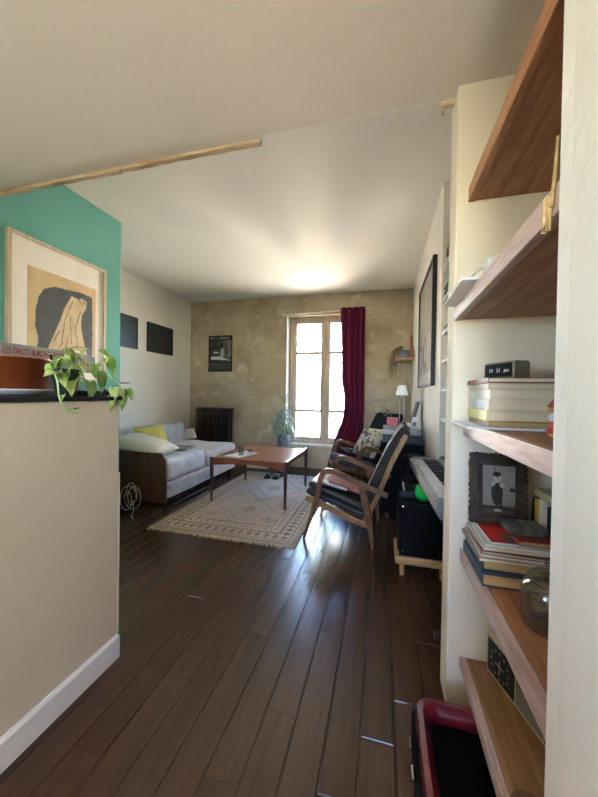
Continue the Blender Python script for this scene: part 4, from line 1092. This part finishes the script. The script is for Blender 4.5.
# shelf 5: clock radio, glass
cr = thing('clock_radio', 'long beige clock radio with dark dial on the lowest shelf', 'radio', (.37, 1.243, .1988))
cr.rotation_euler = (0, 0, math.atan2(-.24, .075))        # local +x along the front, towards the camera
obj('case', B(0, .36, 0, .10, 0, .135), M['beige'], cr, bevel=.004)
obj('clock_face', B(.012, .135, -.0035, -.0003, .014, .122), M['black'], cr)
obj('clock_hand', MB().box(.07,.074,-.0055,-.0038,.04,.085).box(.05,.09,-.0055,-.0038,.064,.067), M['grey'], cr)
m = MB()
for k in range(12):
    a = k*PI/6; m.box(.072+.042*math.cos(a)-.003, .072+.042*math.cos(a)+.003, -.0052, -.0038, .067+.042*math.sin(a)-.003, .067+.042*math.sin(a)+.003)
obj('hour_marks', m, M['grey'], cr)
obj('speaker_panel', B(.145, .245, -.0035, -.0003, .014, .064), M['silver'], cr); obj('tuning_panel', B(.145, .245, -.0035, -.0003, .068, .122), M['olive'], cr)
obj('dial_panel', B(.253, .35, -.0035, -.0003, .014, .122), M['black'], cr)
obj('knob', MB().lathe([(.018,0),(.016,.012)], 18, M=T((.285,-.0036,.045),(PI/2,0,0))), M['silver'], cr)
obj('button', B(-.014,-.0003,.02,.03,.055,.062), M['black'], cr)
obj('top_panel', B(.02,.2,.02,.06,.1352,.139), M['olive'], cr)
gl = thing('glass_bowl', 'small clear glass bowl near the near post on the lowest shelf', 'bowl', (.335, .80, .1988))
obj('bowl', MB().lathe([(.02,0),(.035,.012),(.042,.04),(.039,.04),(.032,.014),(.018,.004)], 28), M['jar'], gl, smooth=True)

# burgundy lined case under the shelf
hc = thing('hard_case', 'open black case with puffy burgundy lining and chrome latches on the floor', 'case', (.284, .91, 0))
def ring(hw, hd, z, r, n=8):
    pts = []
    for cx, cy, a0 in ((hw-r, hd-r, 0), (-hw+r, hd-r, PI/2), (-hw+r, -hd+r, PI), (hw-r, -hd+r, 3*PI/2)):
        for k in range(n+1):
            a = a0+PI/2*k/n; pts.append(Vector((cx+r*math.cos(a), cy+r*math.sin(a), z)))
    return pts
def loft(rings, cap0=True, cap1=True):
    m = MB(); v = []; f = []; n = len(rings[0])
    for r in rings: v += [tuple(p) for p in r]
    for i in range(len(rings)-1):
        for k in range(n): f.append((i*n+k, i*n+(k+1) % n, (i+1)*n+(k+1) % n, (i+1)*n+k))
    if cap0: f.append(tuple(range(n-1, -1, -1)))
    if cap1: f.append(tuple(range((len(rings)-1)*n, len(rings)*n)))
    return m.add(v, f)
hw, hd, hh = .175, .225, .135
obj('shell', loft([ring(hw-.01,hd-.01,0,.05), ring(hw,hd,.02,.06), ring(hw,hd,hh-.01,.06), ring(hw-.008,hd-.008,hh,.055), ring(hw-.03,hd-.03,hh-.005,.04), ring(hw-.035,hd-.035,.03,.04)]), M['gloss'], hc, smooth=True)
R_ = ring(hw-.026, hd-.026, hh, .045)
def puff(prof): return loft([[Vector((p.x*s, p.y*s2, z)) for p in R_] for s, s2, z in prof], False, False)
obj('lining', puff([(1.06,1.06,hh-.012),(1.10,1.09,hh+.002),(1.06,1.06,hh+.018),(.97,.97,hh+.022),(.88,.90,hh+.010),(.84,.87,hh-.002),(.83,.86,hh-.02)]), M['burg'], hc, smooth=True, solid=.004)
obj('inner_bed', loft([ring(hw-.036,hd-.036,hh-.125,.03), ring(hw-.036,hd-.036,hh-.045,.03)]), M['lining'], hc)
for y in (-.06,.02,.1):
    lt = obj('latch', MB().box(-hw-.008,-hw-.0,y-.016,y+.016,hh-.09,hh-.035), M['chrome'], hc, bevel=.003); obj('hinge', MB().tube([(-hw-.009,y-.018,hh-.035),(-hw-.009,y+.018,hh-.035)], .006, 8), M['chrome'], lt, smooth=True)
obj('rim_band', loft([ring(hw+.003,hd+.003,hh-.022,.062), ring(hw+.003,hd+.003,hh-.012,.062)], True, True), M['chrome'], hc) if False else None

# ------------------------------------------------------------------ counter
struct('counter_slab', MB().prism([(-1.085,-2.0),(-1.085,1.14),(-1.36,1.14),(-1.36,1.335),(-1.80,1.335),(-1.80,-2.0)],'z',1.1125,1.130), M['black'], bevel=.003)
bpy.data.objects['counter_slab'].name = 'countertop'
ctp = bpy.data.objects['countertop']; del ctp['kind']; tag(ctp, 'black worktop capping the beige half wall', 'worktop')
ctp.data = ctp.data
# raised edge
PX, PY = -1.335, .862
pn = thing('white_plate', 'white plate under the copper pot on the black worktop', 'plate', (PX, PY, 1.1305))
obj('dish', MB().lathe([(.09,0),(.12,.008),(.139,.020),(.139,.024),(.12,.013),(.09,.006)], 48), M['plate'], pn, smooth=True)
cp = thing('copper_pot', 'copper pot with dark iron handle standing on the white plate', 'pot', (PX, PY, 1.1445))
obj('body', MB().lathe([(.105,0),(.116,.008),(.130,.115),(.134,.118),(.134,.122),(.126,.122),(.112,.012)], 48), M['copper'], cp, smooth=True, auto=50)
obj('rim', MB().lathe([(.144,.104),(.149,.108),(.149,.113),(.144,.114)], 48), M['copperdark'], cp, smooth=True) if False else None
hp = [(.06,.10,.108),(.062,.112,.135),(.03,.13,.142),(-.005,.14,.128),(-.03,.138,.108)]
obj('handle', MB().tube([(.108,.080,.115),(.104,.075,.150),(.075,.105,.145),(.045,.128,.120)], .003, 6), M['blackmat'], cp, smooth=True)
# grey crate with red lettering behind the pot
gc = thing('printed_carton', 'long grey carton with red lettering behind the copper pot', 'carton', (-1.57, .62, 1.1305), -.0)
obj('body', B(0,.07,0,.68,0,.215), M['greycard'], gc, bevel=.002)
text('LES DACO BURDERS EC 20', .040, M['redink'], gc, (.0706, .33, .172), (PI/2, 0, PI/2), sx=.56)
# black gadget and the pothos
bg = thing('black_tray', 'flat black tray near the end of the worktop', 'tray', (-1.165, 1.06, 1.1305))
obj('body', B(-.06,.06,-.07,.065,0,.022), M['black'], bg, bevel=.004); obj('knob', MB().lathe([(.012,.022),(.01,.03)], 12, (0.02,.04,0)), M['black'], bg)
po = thing('potted_pothos', 'trailing light-green pothos in a small black pot on the worktop', 'potted plant', (-1.148, .935, 1.1305))
obj('pot', MB().lathe([(.028,0),(.032,.01),(.046,.09),(.048,.10),(.042,.10),(.04,.09)], 24), M['black'], po, smooth=True)
obj('soil', MB().lathe([(.041,.088),(.041,.092)], 16), M['lining'], po)
def heart(L, W, bend=.25):
    # heart leaf along +x, folded slightly on the midrib
    v = []; f = []; N = 9
    for i in range(N+1):
        t = i/N; x = L*(t*1.08-.08)
        w = W/2*(math.sin(PI*min(1,(t*.93+.07))**.62))**.8*(1-t)**.18 if t < 1 else 0
        xe = x-(L*.09*(1-t)**3)
        z = -bend*L*t*t
        v += [(xe, w, z+.16*w), (x+.0, w*.5, z+.03*w), (x, 0, z-.05*w), (x, -w*.5, z+.03*w), (xe, -w, z+.16*w)]
    for i in range(N):
        for k in range(4): f.append((i*5+k, i*5+k+1, (i+1)*5+k+1, (i+1)*5+k))
    return v, f
PO = Vector((-1.148, .935, 1.1305))
# (world position of the leaf stalk end, length, azimuth, pitch)
LV = [((-1.16,.87,1.287),.045,-.4,.1),((-1.15,.945,1.300),.05,.6,.2),((-1.14,.965,1.318),.05,1.2,-.2),((-1.12,.95,1.245),.06,0,1.2),
      ((-1.12,.905,1.225),.055,-.6,1.0),((-1.11,.915,1.185),.06,-.3,.9),((-1.09,.985,1.182),.075,.2,1.35),((-1.10,1.037,1.225),.08,.2,1.25),
      ((-1.10,1.045,1.315),.055,1.3,.5),((-1.10,1.075,1.285),.07,1.6,.9),((-1.10,1.015,1.255),.055,-1.2,1.3),((-1.09,1.08,1.24),.07,.9,1.1),
      ((-1.09,1.10,1.165),.055,-.9,1.2),((-1.09,1.14,1.135),.07,.2,1.4),((-1.08,1.16,1.16),.055,1.5,.9),((-1.09,1.085,1.125),.06,-.6,1.2),
      ((-1.12,.86,1.24),.045,-1.3,.9),((-1.09,.845,1.215),.04,-1.5,.3),((-1.13,.925,1.275),.05,.2,.6),((-1.12,.965,1.27),.05,1.0,.9),((-1.12,.935,1.21),.055,.5,1.1),
      ((-1.075,.865,1.135),.03,-1.0,.6),((-1.07,.905,1.085),.022,1.2,-.4),((-1.07,.885,1.085),.02,-.4,-.3),((-1.14,.89,1.26),.05,-.9,.5),((-1.09,1.12,1.16),.05,.5,.8)]
LV += [((-1.12+rr.uniform(-.02,.02), rr.uniform(.87,.97), rr.uniform(1.2,1.31)), rr.uniform(.03,.05), rr.uniform(-1.6,1.6), rr.uniform(.3,1.2)) for _ in range(16)]
for p, L, az, pt in LV:
    m = MB(); v, f = heart(L, L*.78); m.add(v, f, T(Vector(p)-PO, (rr.uniform(-.5,.5), 0, 0)) if False else Matrix.Translation(Vector(p)-PO) @ Euler((rr.uniform(-.5,.5), pt, az), 'XYZ').to_matrix().to_4x4())
    obj('leaf', m, M['leaf'], po, smooth=True, solid=.0008, auto=120)
VN = [[(0,0,.09),(-1.13-PO.x,.86-PO.y,1.245-PO.z),(-1.078-PO.x,.845-PO.y,1.19-PO.z),(-1.07-PO.x,.85-PO.y,1.12-PO.z),(-1.068-PO.x,.88-PO.y,1.078-PO.z),(-1.068-PO.x,.915-PO.y,1.07-PO.z)],
      [(0,0,.09),(.01,.04,.15),(.035,.08,.12),(.048,.12,.13),(.05,.14,.16)],
      [(0,0,.09),(.03,.02,.08),(.05,.05,.04),(.06,.06,.0)],
      [(.035,.08,.12),(.052,.15,.08),(.06,.20,.04)],
      [(0,0,.09),(.02,-.01,.15),(.03,-.03,.155)],[(0,0,.09),(.03,.03,.16),(.045,.05,.185)],[(0,0,.09),(.05,.0,.12),(.07,.02,.09)]]
for P in VN: obj('vine', MB().tube(bez(P, 6), .0026, 6), M['stem'], po, smooth=True)
tag(obj('vinyl_disc', MB().lathe([(.02,0),(.10,.004),(.10,.007),(.02,.004)], 32), M['grey'], loc=(XL+.10,3.30,1.22)), 'grey round dish shelf seen past the teal corner', 'dish') if False else None
ws = thing('wall_shelf_disc', 'small grey round ledge on the left wall past the teal corner', 'ledge', (XL, 2.98+.22, 1.25)); ws.name = 'round_ledge'
obj('disc', MB().lathe([(.09,0),(.12,.008),(.12,.014)], 30, (.12,0,0)), M['grey'], ws, smooth=True); obj('bracket', B(0,.06,-.02,.02,-.03,.0), M['grey'], ws)

# ------------------------------------------------------------------ light
w = bpy.data.worlds.new('World'); scn.world = w; w.use_nodes = True
nt = w.node_tree; bgk = nt.nodes['Background']
sky = nt.nodes.new('ShaderNodeTexSky'); sky.sky_type = 'NISHITA'; sky.sun_disc = False
sky.sun_elevation = math.radians(42); sky.sun_rotation = math.radians(200); sky.air_density = .7; sky.dust_density = .2; sky.ozone_density = 4
nt.links.new(sky.outputs[0], bgk.inputs[0]); bgk.inputs[1].default_value = 1.15
sun = bpy.data.lights.new('sun', 'SUN'); sun.energy = 40; sun.angle = math.radians(.6); sun.color = (1, .93, .84)
so = bpy.data.objects.new('sun', sun); COL.objects.link(so)
d = Vector((.28, .70, -.72)); so.rotation_euler = d.to_track_quat('-Z', 'Y').to_euler()
def portal(name, loc, d, sx, sy):
    l = bpy.data.lights.new(name, 'AREA'); l.shape = 'RECTANGLE'; l.size = sx; l.size_y = sy; l.cycles.is_portal = True
    o = bpy.data.objects.new(name, l); COL.objects.link(o); o.location = loc
    o.rotation_euler = Vector(d).to_track_quat('-Z', 'Y').to_euler(); return o
portal('window_portal', (-.87, YB+.45, 1.38), (0,-1,0), 1.3, 2.1)
portal('side_window_portal', (XT-.16, -.95, 1.62), (1,0,0), .9, .9)
portal('rear_window_portal', (0, -2.25, 1.52), (0,1,0), 1.0, 1.1)

# ------------------------------------------------------------------ camera
f_, ya, pi_, ro = 319.04, .256178, -.0123446, .0156964
fw_ = Vector((-math.sin(ya)*math.cos(pi_), math.cos(ya)*math.cos(pi_), math.sin(pi_)))
r_ = Vector((math.cos(ya), math.sin(ya), 0)); u_ = r_.cross(fw_)
r2 = r_*math.cos(ro)+u_*math.sin(ro); u2 = -r_*math.sin(ro)+u_*math.cos(ro)
cam = bpy.data.cameras.new('camera'); co = bpy.data.objects.new('camera', cam); COL.objects.link(co)
cam.sensor_fit = 'HORIZONTAL'; cam.sensor_width = 36; cam.lens = f_/598*36; cam.clip_start = .02
mw = Matrix(((r2.x,u2.x,-fw_.x,0),(r2.y,u2.y,-fw_.y,0),(r2.z,u2.z,-fw_.z,1.15),(0,0,0,1)))
co.matrix_world = mw
scn.camera = co
vs = scn.view_settings; vs.view_transform = 'Standard'; vs.look = 'None'; vs.gamma = 1; vs.use_curve_mapping = False; vs.exposure = 2.65
